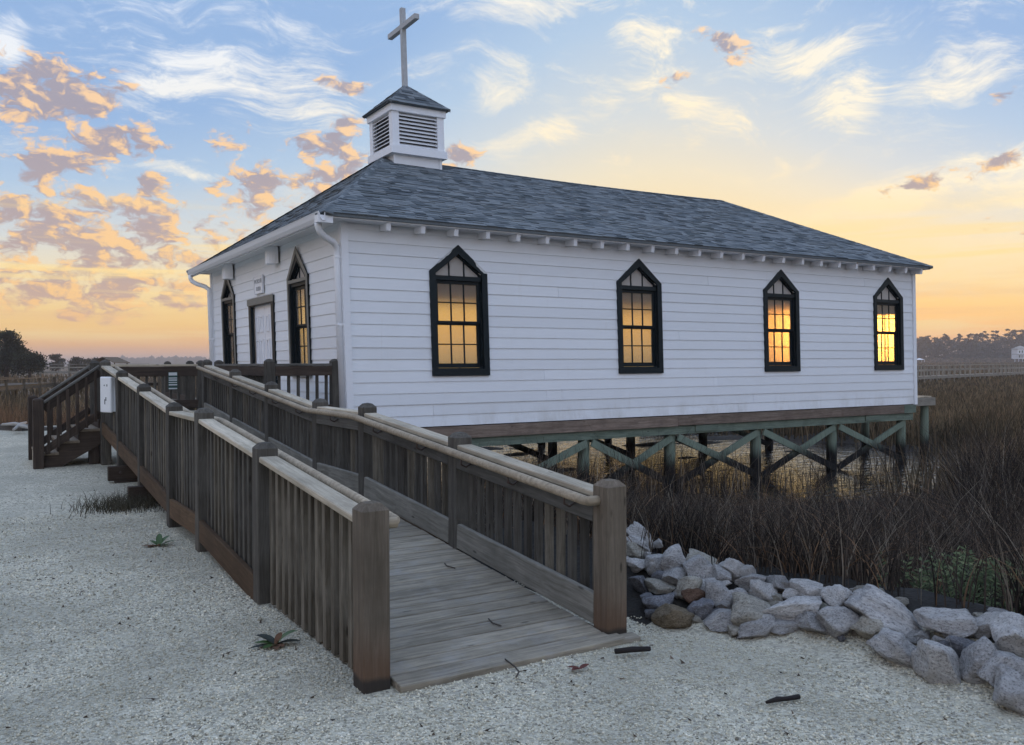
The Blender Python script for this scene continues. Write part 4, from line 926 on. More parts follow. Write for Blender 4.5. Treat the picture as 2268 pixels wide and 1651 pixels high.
SPEC = {31: 'brown blocky stone lying on the gravel beside the right foot post', 22: 'rusty red stone wedged in the middle of the rock pile', 37: 'big tan boulder propped over smaller stones in the rock pile', 41: 'long pale slab-like rock next to the big tan boulder', 0: 'pale slanting rock at the very top of the pile behind the post',
        46 + 2: 'longest grey boulder sloping down across the pile', 46 + 3: 'round tan-grey boulder under the longest sloping boulder', 46 + 6: 'flat-topped white boulder in front of the green shrub', 46 + 7: 'large egg-shaped pale boulder resting on the gravel at right', 46 + 13: 'big white boulder cut off by the right picture edge', 46 + 15: 'lowest grey boulder in the bottom right corner of the pile', 46 + 14: 'rounded grey boulder above the bottom right corner boulder'}
tone = ['grey', 'pale grey', 'tan', 'rust', 'dark grey', 'brown']
order = sorted(range(len(RK)), key=lambda i: RK[i][0])
def ordn(n): return f"{n}{'th' if 10 <= n % 100 <= 20 else {1: 'st', 2: 'nd', 3: 'rd'}.get(n % 10, 'th')}"
cnt = {}
bankn = Vector((.90, .43, 0))
meshes = [rock_mesh(100 + k) for k in range(24)]; small = [rock_mesh(200 + k, 3) for k in range(24)]
sdn = lambda p: float(shore_dist(np.array(p.x), np.array(p.y)))
for i in order:
    px, py, w_, h_, tn, rot = RK[i]; d = ray(px, py)
    best = None; t_ = 2.0                                   # march the ray to the sloping heap surface
    while t_ < 12:
        p = CAM + d * t_; r_ = .5 * min(w_, h_) * t_ / F_PX
        surf = max(0., min(sdn(p), .95) * .40) + r_ * .62
        if p.z <= surf: best = p; break
        t_ += .015
    p = best or CAM + d * 6; dep = (p - CAM).dot(C_F); a = w_ * dep / F_PX / 2 * 1.10; b = h_ * dep / F_PX / 2 * 1.10; c = (a * .45 + b * .55)
    me = (meshes if i < 66 else small)[i % 24].copy(); me.materials.append(M['rock'][tn])
    o = link('rock', me, None, p); o.scale = (a, c, b)
    o.rotation_euler = (Matrix.Rotation(YAW - math.pi / 2, 4, 'Z') @ Matrix.Rotation(-math.radians(rot), 4, 'Y')).to_euler()
    size = 'large' if w_ > 75 else ('mid-sized' if w_ > 45 else 'small')
    kk = f'{size} {tone[tn]}'; cnt[kk] = cnt.get(kk, 0) + 1
    tag(o, SPEC.get(i) or f'{kk} rock in the bank pile, {ordn(cnt[kk])} such from the right foot post rightwards', 'rock', 'rocks piled along the marsh edge')

# ------------------------------------------------------------------ loose gravel chips
def chips():
    n = 150000; rr = np.random.default_rng(5)
    ang = np.radians(rr.uniform(24, 94, n)); rad = 3.0 + 7.5 * rr.random(n) ** 1.35
    X = CAM.x + rad * np.cos(ang); Y = CAM.y + rad * np.sin(ang); s = shore_dist(X, Y)
    keep = (s < np.where(Y < -.05, .38, .05)) & ~((X > -RWID - .02) & (X < .06) & (Y > -.14)); X, Y, rad = X[keep], Y[keep], rad[keep]; n = len(X)
    size = rr.lognormal(math.log(.0043), .34, n) * (1 + .06 * (rad - 3)); Z = ground_z(X, Y) + size * .25
    base = np.array([(1, 0, 0), (0, 1, 0), (-1, 0, 0), (0, -1, 0), (0, 0, .8), (0, 0, -.6)], float)
    P = base[None] * (size[:, None, None] * rr.uniform(.6, 1.35, (n, 6, 1))); th = rr.uniform(0, 6.28, n); tl = rr.normal(0, .5, n)
    c, s_ = np.cos(th), np.sin(th); x, y, z = P[..., 0], P[..., 1], P[..., 2]
    z2 = z * np.cos(tl)[:, None] + x * np.sin(tl)[:, None]; x2 = x * np.cos(tl)[:, None] - z * np.sin(tl)[:, None]
    V = np.stack([x2 * c[:, None] - y * s_[:, None] + X[:, None], x2 * s_[:, None] + y * c[:, None] + Y[:, None], z2 + Z[:, None]], -1).reshape(-1, 3)
    f = np.array([(0, 1, 4), (1, 2, 4), (2, 3, 4), (3, 0, 4), (1, 0, 5), (2, 1, 5), (3, 2, 5), (0, 3, 5)]); Fq = (np.arange(n)[:, None, None] * 6 + f[None]).reshape(-1, 3)
    o = nobj('gravel_chips', V, Fq, M['chip'], loops=3); tag(o, 'pale broken shell and gravel chips strewn over the lot', 'gravel', kind='stuff')
chips()

# ------------------------------------------------------------------ marsh grass
def blades(name, X, Y, Z, H, W, lean, mat, label, segs=3, seed=1, droop=.25):
    rr = np.random.default_rng(seed); n = len(X); th = rr.uniform(0, 6.28, n); face = YAW - math.pi / 2 + rr.normal(0, .7, n)
    lx = np.cos(th) * lean * H * rr.random(n); ly = np.sin(th) * lean * H * rr.random(n); V = []
    ts = np.linspace(0, 1, segs + 1)
    for t in ts:
        wv = W * (1 - t * .85) / 2; bx = X + lx * (t ** 1.6 + droop * t ** 4); by = Y + ly * (t ** 1.6 + droop * t ** 4); bz = Z + H * (t - .12 * droop * t ** 4)
        for sg_ in (-1, 1): V.append(np.stack([bx + sg_ * wv * np.cos(face), by + sg_ * wv * np.sin(face), bz], -1))
    V = np.stack(V, 1).reshape(-1, 3); k = 2 * (segs + 1)
    f = np.array([(2 * i, 2 * i + 1, 2 * i + 3, 2 * i + 2) for i in range(segs)]); Fq = (np.arange(n)[:, None, None] * k + f[None]).reshape(-1, 4)
    o = nobj(name, V, Fq, mat); return tag(o, label, 'grass', kind='stuff')
def polar(n, r0, r1, a0, a1, seed, pw=.5):
    rr = np.random.default_rng(seed); u = rr.random(n); r = np.sqrt(r0 * r0 + (r1 * r1 - r0 * r0) * u) if pw == .5 else r0 * (r1 / r0) ** u
    a = np.radians(rr.uniform(a0, a1, n)); return CAM.x + r * np.cos(a), CAM.y + r * np.sin(a), r
rr = np.random.default_rng(3)
X, Y, r = polar(62000, 4.6, 20, 12, 74, 21, 1); s = shore_dist(X, Y)
pool = np.exp(-(((X - 11.8) / 7.2) ** 6 + ((Y - 12.) / 6.3) ** 6)); inh = (X > HX) & (X < HX + HL) & (Y > HY + .5)
clump = vnoise(X, Y, 1.6, 12)
SHP = at(2185, 1385, 2, .02); k = (np.hypot(X - SHP.x - .25, Y - SHP.y - .2) > .75) & (s > .55 + .25 * rr.random(len(s))) & (rr.random(len(s)) > pool * .97) & ~inh & (clump > -.75 + rr.random(len(s)) * .5) & ~((X < 4) & (Y > 3.4)); X, Y, r, s = X[k], Y[k], r[k], s[k]
H = (.55 + .62 * rr.random(len(X)) ** .8) * np.clip(.45 + s * .35, .5, 1.0); H *= np.clip(1 + .32 * vnoise(X, Y, .9, 44), .5, 1.35) * np.where(rr.random(len(X)) < .04, 1.3, 1); Wd = (.0055 + .0006 * r) * (.6 + .8 * rr.random(len(X)))
gz = ground_z(X, Y); vv = (X - CAM.x) * _fw.x + (Y - CAM.y) * _fw.y; pxx = IMG_W / 2 + F_PX * ((X - CAM.x) * _rt.x + (Y - CAM.y) * _rt.y) / vv
ycap = np.interp(pxx, [900, 1200, 1420], [990, 1000, 1092]) + 26 * vnoise(X, Y, 1.3, 31); ztop = 1.6 - (ycap - 800) / F_PX * vv
capm = (pxx > 800) & (pxx < 2125) & ((rr.random(len(X)) > .05) | (pxx < 1400)); H = np.where(capm, np.minimum(H, np.maximum(ztop - gz, .06) * (.75 + .3 * rr.random(len(X)))), H)
blades('marsh_reeds', X, Y, gz - .03, H, Wd, .55, M['reed'], 'dark dry reeds standing between the rock pile and the water', 4, 2)
sel = rr.random(len(X)) < .12; blades('bent_reeds', X[sel], Y[sel], gz[sel] - .02, H[sel] * (.7 + .35 * rr.random(sel.sum())), Wd[sel] * 1.2, 1.5, M['grass_red'], 'bent tan blades among the dark reeds', 4, 19, .8)
n = 2600; X = rr.uniform(3.2, 16.5, n); Y = rr.uniform(6.6, HY + .25, n); k = rr.random(n) < np.clip(1.1 - (X - 3) / 8, .15, 1); X, Y = X[k], Y[k]
blades('marsh_reeds', X, Y, np.maximum(ground_z(X, Y), -.98), .62 + .62 * rr.random(len(X)) ** 1.6, .012 + .006 * rr.random(len(X)), .35, M['reed'], 'thin dark reeds in front of the chapel piles', 4, 5)
X, Y, r = polar(66000, 17, 90, 16, 50, 22, 1); k = ~((X > HX - 1) & (X < HX + HL + 1.2) & (Y > HY - 1.5) & (Y < HY + HW + 1)) & (vnoise(X, Y, .5, 15) > -1. + rr.random(len(X)) * .5); X, Y, r = X[k], Y[k], r[k]
pool = np.exp(-(((X - 11.4) / 7.8) ** 8 + ((Y - 12.3) / 6.8) ** 8)); k = rr.random(len(X)) > pool * 1.6; X, Y, r = X[k], Y[k], r[k]
blades('marsh_grass', X, Y, ground_z(X, Y) - .03, (.5 + .42 * rr.random(len(X))) * (1.1 + .15 * vnoise(X, Y, .35, 9)) * np.clip(1.25 - r / 90., .42, 1), .012 + .0011 * r, .35, M['grass_far'], 'brown marsh grass right of the chapel', 3, 6)
X, Y, r = polar(26000, 80, 560, 22, 48, 23, 1); blades('far_marsh_grass', X, Y, ground_z(X, Y) - .05, .35 + .25 * rr.random(len(X)), .02 + .0018 * r, .3, M['grass_far'], 'tan marsh grass reaching to the far tree line', 2, 7)
X, Y, r = polar(30000, 22, 170, 50, 104, 24, 1); s = shore_dist(X, Y); k = (s > .5) & ~((X > HX - 1.5) & (X < HX + HL + 1.2) & (Y > HY - 1.5) & (Y < HY + HW + 1)) & ((r > 40) | (X < 1)); X, Y, r = X[k], Y[k], r[k]
blades('left_marsh_grass', X, Y, ground_z(X, Y) - .05, (.45 + .45 * rr.random(len(X))) * np.clip(r / 30, .8, 1.15), .012 + .0012 * r, .35, M['grass_far'], 'brown grass beyond the gravel at left', 3, 8)
X, Y, r = polar(9000, 21.5, 34, 82, 97, 25, 1); s = shore_dist(X, Y); k = s > .35; X, Y, r = X[k], Y[k], r[k]
blades('russet_grass', X, Y, ground_z(X, Y) - .05, .62 + .5 * rr.random(len(X)), .012 + .006 * rr.random(len(X)), .4, M['grass_red'], 'russet dry grass behind the stair posts', 3, 9)
# leaf litter on the gravel
n = 420; X, Y, r = polar(n, 3.4, 13, 30, 95, 61, 1); s = shore_dist(X, Y); k = (s < -.1) & ~((X > -RWID - .1) & (X < .1) & (Y > -.2)); X, Y = X[k], Y[k]
blades('leaf_litter', X, Y, ground_z(X, Y) + .004, .006 + .012 * rr.random(len(X)), .010 + .016 * rr.random(len(X)), 2.2, M['litter'], 'scattered dark leaf litter on the gravel', 2, 62)
# dull tuft under the ramp edge
tx, ty = at(*full(330, 1238), 2, 0).xy; X = np.concatenate([rr.normal(tx, .28, 900), rr.normal(tx - .22, .10, 160)]); Y = np.concatenate([rr.normal(ty, .22, 900), rr.normal(ty - .15, .1, 160)]); k = X < -1.35; X, Y = X[k], Y[k]
blades('grass_tuft', X, Y, ground_z(X, Y), .05 + .14 * rr.random(len(X)), .006 + .004 * rr.random(len(X)), 1.1, M['tuft'], 'low dull grass tuft at the foot of the ramp railing', 3, 10)

# ------------------------------------------------------------------ weeds, sticks, shrub
def leaf_geo(p, yaw_, L, W, lift, curl, n=5):
    V = []; f = []; c, s_ = math.cos(yaw_), math.sin(yaw_)
    for i in range(n + 1):
        t = i / n; wv = W * math.sin(math.pi * min(1, .12 + .86 * t)) ** .8 * (1 if i < n else .08); xx = L * t * math.cos(lift * (1 - .3 * t)); zz = L * (math.sin(lift) * t - curl * t * t) + .012
        for sgn, up_ in ((-1, .25), (0, 0), (1, .25)): V.append((p[0] + xx * c - sgn * wv / 2 * s_, p[1] + xx * s_ + sgn * wv / 2 * c, p[2] + max(zz + up_ * wv * .5, .004)))
    for i in range(n):
        for j in (0, 1): a = i * 3 + j; f.append((a, a + 1, a + 4, a + 3))
    return V, f
def weed(px, py, label, scale, spec):
    p = at(px, py, 2, 0); o = empty('dock_weed', p, label, 'weed', 'dock weeds growing in the gravel')
    for yaw_, L, W, lift, curl, m in spec:
        V, f = leaf_geo(p, yaw_ + YAW - math.pi / 2, L * scale, W * scale, lift, curl); vobj('leaf', V, f, M[m], o, smooth=True)
    tube('stem', [p + Vector((0, 0, -.01)), p + Vector((.0, 0, .03))], .012, M['weed_brown'], o, 6)
weed(612, 1432, 'dock weed with broad green and dark leaves near the left foot post', 1., [(.35, .15, .062, .9, .35, 'weed'), (2.7, .17, .06, .5, .3, 'weed_dark'), (3.3, .13, .05, .3, .2, 'weed'), (-.1, .15, .055, .3, .15, 'weed_dark'), (-1.9, .13, .05, .2, .1, 'weed'), (-2.5, .16, .045, .1, .05, 'weed_dark'), (-.9, .10, .045, .2, .1, 'weed_brown'), (1.4, .09, .04, 1., .3, 'weed_brown'), (-1.3, .12, .05, .15, .1, 'weed_brown')])
weed(352, 1213, 'small green dock weed beside the low grass tuft', .9, [(1.9, .17, .06, 1.1, .3, 'weed'), (1.1, .17, .055, .9, .3, 'weed'), (.3, .17, .05, .5, .2, 'weed'), (2.7, .14, .05, .6, .25, 'weed'), (3.3, .17, .05, .1, .05, 'weed_brown'), (-2.6, .12, .05, .1, .05, 'weed_brown'), (-.4, .12, .045, .3, .1, 'weed')])
def stick(name, pts, rads, mat, label, cat='stick', n=7): return tag(tube(name, pts, rads, M[mat], None, n), label, cat)
a = at(1362, 1443, 2, .03); b = at(1440, 1437, 2, .03)
stick('charred_stake', [a, a.lerp(b, .5) + Vector((0, 0, .004)), b], [.015, .017, .014], 'stick', 'black charred stake lying at the right foot of the ramp', n=5)
a = at(1697, 1556, 2, .018); b = at(1770, 1543, 2, .018)
stick('dark_stick', [a, a.lerp(b, .35) + Vector((0, 0, .006)), a.lerp(b, .6) + Vector((.004, 0, .0)), b], [.007, .013, .011, .012], 'stick', 'short black stick on the gravel in the foreground')
for (x0, y0, x1, y1, lb) in ((118, 1087, 205, 1092, 'thin straight twig on the gravel left of the low grass tuft'), (30, 1060, 78, 1066, 'thin twig on the gravel below the stair foot'), (490, 1688, 545, 1684, 'thin pale twig on the foreground gravel')):
    a = at(x0, y0, 2, .008); b = at(x1, y1, 2, .008); stick('twig', [a, a.lerp(b, .5) + Vector((0, .01, .004)), b], [.006, .008, .005], 'twig', lb, 'twig', 5)
def on_deck(px, py):
    p = CAM.copy(); d = ray(px, py); t_ = 3.
    while t_ < 12:
        p = CAM + d * t_
        if p.z <= dz(p.y) + .006: break
        t_ += .004
    return p
for pts, lb in ((((1082, 1372), (1092, 1382), (1110, 1388)), 'crooked twig on the ramp planks near the near end'), (((1119, 1462), (1140, 1478), (1150, 1490), (1143, 1502)), 'forked twig lying low on the ramp planks'), (((985, 1249), (990, 1255), (1008, 1260)), 'small dark twig on the upper ramp planks')):
    P = [on_deck(*q) for q in pts]; stick('twig', [q + Vector((0, 0, .004)) for q in P], .0045, 'twig', lb, 'twig', 5)
lp = at(1285, 1487, 2, .0); lo = empty('fallen_leaf', lp, 'curled red-brown fallen leaf on gravel in front of the ramp', 'leaf')
for yw in (.2, 2.6, 3.4): V, f = leaf_geo(lp, yw, .07, .035, .25, .1); vobj('blade', V, f, M['leaf_red'], lo)
# marsh-elder shrub behind the rocks
sp = at(2185, 1385, 2, .02); sp = Vector((sp.x + .25, sp.y + .2, .0)); shb = empty('green_shrub', sp, 'small green marsh shrub behind the rock pile at right', 'shrub')
rs = random.Random(9); LV = []; LF = []; SV = []; SF = []
for k in range(64):
    b0 = sp + Vector((rs.gauss(0, .20), rs.gauss(0, .16), -.08)) + _rt * rs.uniform(-.28, .34); h = rs.uniform(.16, .42) * (1.2 if k == 3 else 1); tip = b0 + Vector((rs.gauss(0, .09), rs.gauss(0, .09), h + .08))
    V, f = tube_geo([b0, b0.lerp(tip, .5) + Vector((rs.gauss(0, .01), rs.gauss(0, .01), 0)), tip], [.005, .004, .002], 4, False); q = len(SV); SV += V; SF += [tuple(i + q for i in g) for g in f]
    for j in range(40):
        t_ = rs.uniform(.25, 1.); p = b0.lerp(tip, t_); d = Vector((rs.gauss(0, 1), rs.gauss(0, 1), rs.uniform(.2, 1.4))).normalized(); L = rs.uniform(.028, .055); sd_ = d.orthogonal().normalized() * L * .17
        q = len(LV); LV += [p, p + d * L * .5 + sd_, p + d * L, p + d * L * .5 - sd_]; LF.append((q, q + 1, q + 2, q + 3))
tag(vobj('stems', SV, SF, M['twig'], shb), kind='stuff'); tag(vobj('foliage', LV, LF, M['shrub'], shb), kind='stuff')

# ------------------------------------------------------------------ timber edge, boardwalks, pavilion (left)
gp = lambda px, py, z: at(px, py, 2, z)
te = empty('edge_timber', gp(20, 952, .05), 'dark timber edging with bleached driftwood at the end of the gravel', 'timber edging')
a = gp(-60, 950, .08); b = gp(62, 955, .08); board('log', a, b, .30, .24, M['timber'], te); board('log', b + Vector((.1, -.1, -.02)), b + Vector((2.3, -1.0, -.02)), .28, .22, M['timber'], te)
for (x0, y0, x1, y1) in ((5, 941, 62, 943), (30, 952, 58, 936), (36, 946, 66, 949)):
    tube('driftwood', [gp(x0, y0, .22), gp((x0 + x1) / 2, (y0 + y1) / 2 - 3, .26), gp(x1, y1, .22)], [.03, .045, .025], M['drift'], te, 6)
def boardwalk(name, label, pts, spacing, ztop, zdeck, zfoot, width, mat, rails=(1., .5), post_s=.11, planks=False):
    P = [Vector((p[0], p[1], 0)) for p in pts]; o = empty(name, P[len(P) // 2] + Vector((0, 0, zdeck)), label, 'boardwalk')
    for si in range(len(P) - 1):
        a, b = P[si], P[si + 1]; L = (b - a).length; n = max(1, round(L / spacing)); d = (b - a).normalized(); s_ = Vector((-d.y, d.x, 0))
        for w_ in (0, width):
            for i in range(n + 1):
                q = a.lerp(b, i / n) + s_ * w_; board('post', q + Vector((0, 0, zfoot)), q + Vector((0, 0, ztop)), post_s, post_s, mat, o, bev=0)
            for k, rz_ in enumerate(rails):
                z = zdeck + (ztop - zdeck) * rz_; board('rail', a + s_ * w_ + Vector((0, 0, z)), b + s_ * w_ + Vector((0, 0, z)), .15 if k == 0 else .05, .06 if k == 0 else .16, mat, o, bev=0)
            board('rim_joist', a + s_ * w_ + Vector((0, 0, zdeck - .16)), b + s_ * w_ + Vector((0, 0, zdeck - .16)), .05, .2, mat, o, bev=0)
        board('deck', a + s_ * width / 2 + Vector((0, 0, zdeck - .02)), b + s_ * width / 2 + Vector((0, 0, zdeck - .02)), width + .1, .05, mat, o, bev=0)
    return o
p0 = at_depth(2047, 811, 85); lat = Vector((_rt.x, _rt.y, 0)); fw2 = Vector((_fw.x, _fw.y, 0)); dirb = (lat * 1.27 + fw2 * 1.35).normalized()
boardwalk('boardwalk', 'long railed wooden boardwalk crossing the marsh right of the chapel', [p0 - dirb * 17.6, p0 + dirb * 0, p0 + dirb * 26, p0 + dirb * 70], 1.85, 1.16, .10, -1., 1.5, M['walk'], (1., .55))
q0 = at_depth(-40, 806, 112); q1 = at_depth(330, 806, 120)
boardwalk('boardwalk', 'distant railed boardwalk behind the stairs at left', [q0, q1], 3.4, 1.72, .78, -.6, 1.6, M['walk'], (1., .55))
w0 = gp(-80, 848, .72); w1 = gp(120, 838, .72); w2 = gp(300, 838, .72)
boardwalk('low_boardwalk', 'low dark boardwalk with plain side boards at far left', [w0 + Vector((0, 0, 0)), w1, w2], 3.2, .80, .42, -.5, 2.4, M['walk_dark'], (1.,), .16)
pc = at_depth(244, 800, 100); pv = empty('pavilion', (pc.x, pc.y, 0.), 'small gable-roofed dock shelter behind the landing rail', 'shelter')
L2 = lat * 1.45; D2 = fw2 * 2.
for s in (-1, 1):
    for e_ in (-1, 1): q = Vector((pc.x, pc.y, 0)) + L2 * s * .85 + D2 * e_ * .8; board('post', q + Vector((0, 0, -.6)), q + Vector((0, 0, 1.85)), .12, .12, M['walk_dark'], pv, bev=0)
    r0 = Vector((pc.x, pc.y, 2.45)); e0 = Vector((pc.x, pc.y, 1.8)) + L2 * s
    P = [e0 - D2, e0 + D2, r0 + D2, r0 - D2]; fix(vobj('roof_slope', P + [q + Vector((0, 0, .07)) for q in P], HEX, M['walk_dark'], pv))

# ------------------------------------------------------------------ trees
def crown(clumps, n, size, seed, flat=.55):
    rr_ = np.random.default_rng(seed); V = []; per = max(1, n // len(clumps)); out = []
    for (c, rad) in clumps:
        P = rr_.normal(0, .42, (per, 3)) * np.array(rad) + np.array(c); a = rr_.normal(0, 1, (per, 3)); a /= np.linalg.norm(a, axis=1)[:, None]; b = np.cross(a, rr_.normal(0, 1, (per, 3))); b /= np.linalg.norm(b, axis=1)[:, None]
        s_ = size * rr_.uniform(.5, 1.5, (per, 1)); out.append(np.stack([P - a * s_, P + b * s_ * flat, P + a * s_, P - b * s_ * flat], 1).reshape(-1, 3))
    V = np.concatenate(out); return V, np.arange(len(V)).reshape(-1, 4)
def tree(name, label, base, h, spread, seed, mat, n=2500, leaf=.16, group=None, style='round', trunk=.05):
    rs_ = random.Random(seed); base = Vector(base); o = empty(name, base, label, 'tree', group); cl = []
    tv, tf = tube_geo([base + Vector((0, 0, -.3)), base + Vector((rs_.gauss(0, .03) * h, rs_.gauss(0, .03) * h, h * .45)), base + Vector((rs_.gauss(0, .05) * h, rs_.gauss(0, .05) * h, h * .88))], [h * trunk, h * trunk * .7, h * trunk * .2], 7)
    for k in range(rs_.randint(9, 13)):
        th = rs_.uniform(0, 6.28); zz = rs_.uniform(.28, .95) if style == 'round' else rs_.uniform(.62, 1.); rr_ = spread * (1.15 - .75 * zz if style == 'round' else rs_.uniform(.3, 1)) * rs_.uniform(.5, 1.05)
        p = base + Vector((math.cos(th) * rr_, math.sin(th) * rr_, h * zz)); z0 = h * max(.15, zz - .22); V, f = tube_geo([base + Vector((0, 0, z0)), (base + Vector((0, 0, z0))).lerp(p, .55) + Vector((0, 0, .03 * h)), p], [h * trunk * .4, h * trunk * .22, h * trunk * .08], 5, False)
        q = len(tv); tv += V; tf += [tuple(i + q for i in g) for g in f]; sz = spread * rs_.uniform(.28, .5); cl.append((tuple(p), (sz, sz, sz * (.6 if style == 'round' else .35))))
    if style == 'round':
        for k in range(4): cl.append((tuple(base + Vector((rs_.gauss(0, .35) * spread, rs_.gauss(0, .35) * spread, h * rs_.uniform(.2, .6)))), (spread * .5, spread * .5, h * .22)))
    vobj('trunk', tv, tf, M['bark'], o, smooth=True)
    V, f = crown(cl, n, leaf, seed); c = nobj('crown', V - np.array(wl(o)), f, M[mat]); c.parent = o; c['kind'] = 'stuff'; return o
def gbase(px, depth): q = at_depth(px, 820, depth); return (q.x, q.y, float(ground_z(np.array(q.x), np.array(q.y))))
tree('cedar_tree', 'large dark cedar at the left picture edge', gbase(12, 105), 6.4, 2.5, 1, 'needle', 9000, .13)
tree('cedar_tree', 'dark spreading cedar right of the large cedar at the left edge', gbase(62, 103), 4.1, 2.3, 2, 'needle', 8000, .12)
tree('cedar_tree', 'dark cedar cut off by the left picture edge', gbase(-40, 108), 5.6, 2.6, 3, 'needle', 6000, .13)
tree('shoreline_tree', 'small rounded grey-green tree just right of the dark cedars', gbase(124, 210), 4.6, 2.3, 4, 'pine', 3000, .2)
tree('shoreline_tree', 'low dark tree left of the dock shelter roof', gbase(170, 190), 3.6, 2.2, 5, 'pine', 3000, .18)
tree('shoreline_tree', 'low broad tree touching the dock shelter roof', gbase(204, 195), 3.4, 2.4, 6, 'pine', 3000, .18)
# far wooded ridge at left
def ridge(name, px0, px1, depth, htop, seed, mat, thick=60):
    n = 160; V = []; rs_ = np.random.default_rng(seed); xs = np.linspace(px0, px1, n); hh = htop * (1 + .16 * np.interp(xs, np.linspace(px0, px1, 60), rs_.normal(0, 1, 60)) * .6 + .06 * rs_.normal(0, 1, n))
    prof_ = [(-.5, 0), (-.35, .7), (-.1, .96), (.2, 1.), (.5, 0)]
    for i, x in enumerate(xs):
        for a, b in prof_: q = at_depth(x, 805, depth + a * thick); V.append((q.x, q.y, .3 + hh[i] * b * (1 + rs_.normal(0, .03))))
    k = len(prof_); f = [(i * k + j, (i + 1) * k + j, (i + 1) * k + j + 1, i * k + j + 1) for i in range(n - 1) for j in range(k - 1)]
    o = vobj(name, V, f, M[mat], None); o['kind'] = 'structure'; return o
ridge('wooded_hills', 210, 620, 1500, 14.5, 3, 'ridge', 200); ridge('wooded_hills', -400, 300, 1900, 10, 4, 'ridge', 200)
# far pine wood right of the chapel
rs = random.Random(21); tops_px = [(2032, 752), (2044, 748), (2062, 744), (2078, 748), (2093, 742), (2107, 745), (2122, 741), (2138, 745), (2150, 737), (2163, 742), (2176, 735), (2190, 742), (2203, 733), (2216, 740), (2228, 738), (2241, 729), (2253, 727), (2266, 733), (2280, 728)]
for i, (px, py) in enumerate(tops_px):
    dp = 585 + rs.uniform(-12, 25); b_ = gbase(px, dp); top = at_depth(px, py, dp).z
    tree('pine_tree', f'hazy far pine on the tree line, {ordn(i + 1)} counted rightwards from the chapel corner', b_, top - b_[2], rs.uniform(3.2, 4.8), 50 + i, 'pine', 700, .55, 'pines on the far tree line', 'pine', .018)
cl = []
for k in range(420):
    px = rs.uniform(2000, 2420); dp = rs.uniform(575, 640); b_ = gbase(px, dp); ht = (800.5 - (755 - (px - 2030) * .035)) * dp / F_PX; z = rs.random() ** .8 * ht * rs.uniform(.75, 1.0); q = at_depth(px, 800, dp); cl.append(((q.x, q.y, b_[2] + z), (4., 4., 2.6)))
V, f = crown(cl, 30000, .75, 77); tag(nobj('far_wood', V, f, M['pine']), 'hazy wood on the far side of the marsh at right', 'wood', kind='stuff')
cl = []
for k in range(160):
    px = rs.uniform(2000, 2420); dp = rs.uniform(560, 575); b_ = gbase(px, dp); q = at_depth(px, 800, dp); cl.append(((q.x, q.y, b_[2] + rs.uniform(0, 2.2)), (5., 5., 1.3)))
V, f = crown(cl, 7000, .6, 78); tag(nobj('far_scrub', V, f, M['grass_far']), 'dull scrub at the foot of the far wood', 'scrub', kind='stuff')
# white house at the right edge
hp = at_depth(2258, 801, 560); fh = empty('far_house', (hp.x, hp.y, .6), 'white two-storey house with porch on stilts at the right picture edge', 'house')
def hb(name, a0, a1, d0, d1, z0, z1, mat, par=None):
    c = lambda a, d, z: Vector((hp.x, hp.y, z)) + lat * a + fw2 * d
    return fix(vobj(name, [c(a0, d0, z0), c(a1, d0, z0), c(a1, d1, z0), c(a0, d1, z0), c(a0, d0, z1), c(a1, d0, z1), c(a1, d1, z1), c(a0, d1, z1)], HEX, mat, par or fh))
hb('wall', -1.2, 6, 0, 7, 3., 9., M['trim']); hb('porch_floor', -4.6, 6, -2.6, -.05, 2.7, 3., M['trim']); hb('porch_roof', -5., 6.2, -3., -.06, 5.6, 5.9, M['drift'])
for a_ in (-4.5, -2., .5, 3.): hb('porch_post', a_, a_ + .25, -2.55, -2.3, .5, 2.69, M['trim']); hb('porch_post', a_, a_ + .25, -2.55, -2.3, 3.01, 5.59, M['trim'])
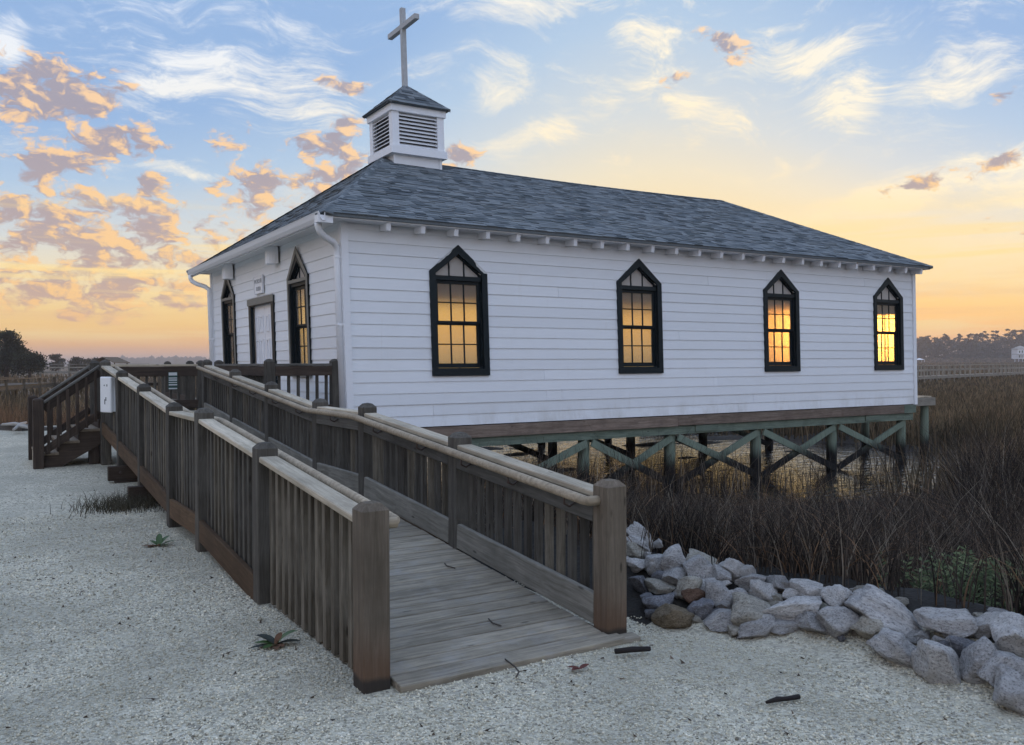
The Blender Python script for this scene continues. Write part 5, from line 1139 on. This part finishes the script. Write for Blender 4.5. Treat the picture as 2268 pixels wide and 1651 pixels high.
c = lambda a, d, z: Vector((hp.x, hp.y, z)) + lat * a + fw2 * d
fix(vobj('roof', [c(-1.8, -.5, 9.01), c(6.5, -.5, 9.01), c(6.5, 7.5, 9.01), c(-1.8, 7.5, 9.01), c(1.8, 3.5, 11.2), c(3.4, 3.5, 11.2)], [(0, 1, 5, 4), (1, 2, 5), (2, 3, 4, 5), (3, 0, 4), (3, 2, 1, 0)], M['drift'], fh))
for a_ in (-.4, 1.4, 3.2):
    for z_ in (3.6, 6.6): hb('window', a_, a_ + .9, -.06, -.01, z_, z_ + 1.5, M['notice'])
cp = at_depth(2036, 797, 520); cn = empty('canopy', (cp.x, cp.y, .4), 'small white canopy on the far shore just right of the chapel corner', 'canopy')
V = [Vector((cp.x, cp.y, 2.4)) + lat * a + fw2 * b for a, b in ((-2.5, -2), (2.5, -2), (2.5, 2), (-2.5, 2))] + [Vector((cp.x, cp.y, 3.5))]
vobj('canopy_roof', V, [(0, 1, 4), (1, 2, 4), (2, 3, 4), (3, 0, 4), (3, 2, 1, 0)], M['trim'], cn)
for a_, b_ in ((-2.3, -1.8), (2.3, -1.8), (2.3, 1.8), (-2.3, 1.8)): q = Vector((cp.x, cp.y, 0)) + lat * a_ + fw2 * b_; board('pole', q + Vector((0, 0, .3)), q + Vector((0, 0, 2.41)), .12, .12, M['trim'], cn, bev=0)

# ------------------------------------------------------------------ haze
hz_m = bpy.data.materials.new('haze'); hz_m.use_nodes = True; ht = NT(hz_m.node_tree); ht.n.clear(); ho = ht.new('ShaderNodeOutputMaterial'); hv = ht.new('ShaderNodeVolumePrincipled')
hv.inputs['Color'].default_value = (.85, .80, .78, 1); hv.inputs['Density'].default_value = .00055; hv.inputs['Anisotropy'].default_value = .3; ht.l.new(hv.outputs[0], ho.inputs['Volume'])
HB = 1.08 * max(abs(gx).max(), abs(gy).max())
tag(MB().box((-HB, -HB, -3.2), (HB, HB, 34.)).obj('haze', hz_m), 'thin pale evening haze over the marsh', 'haze', kind='stuff')
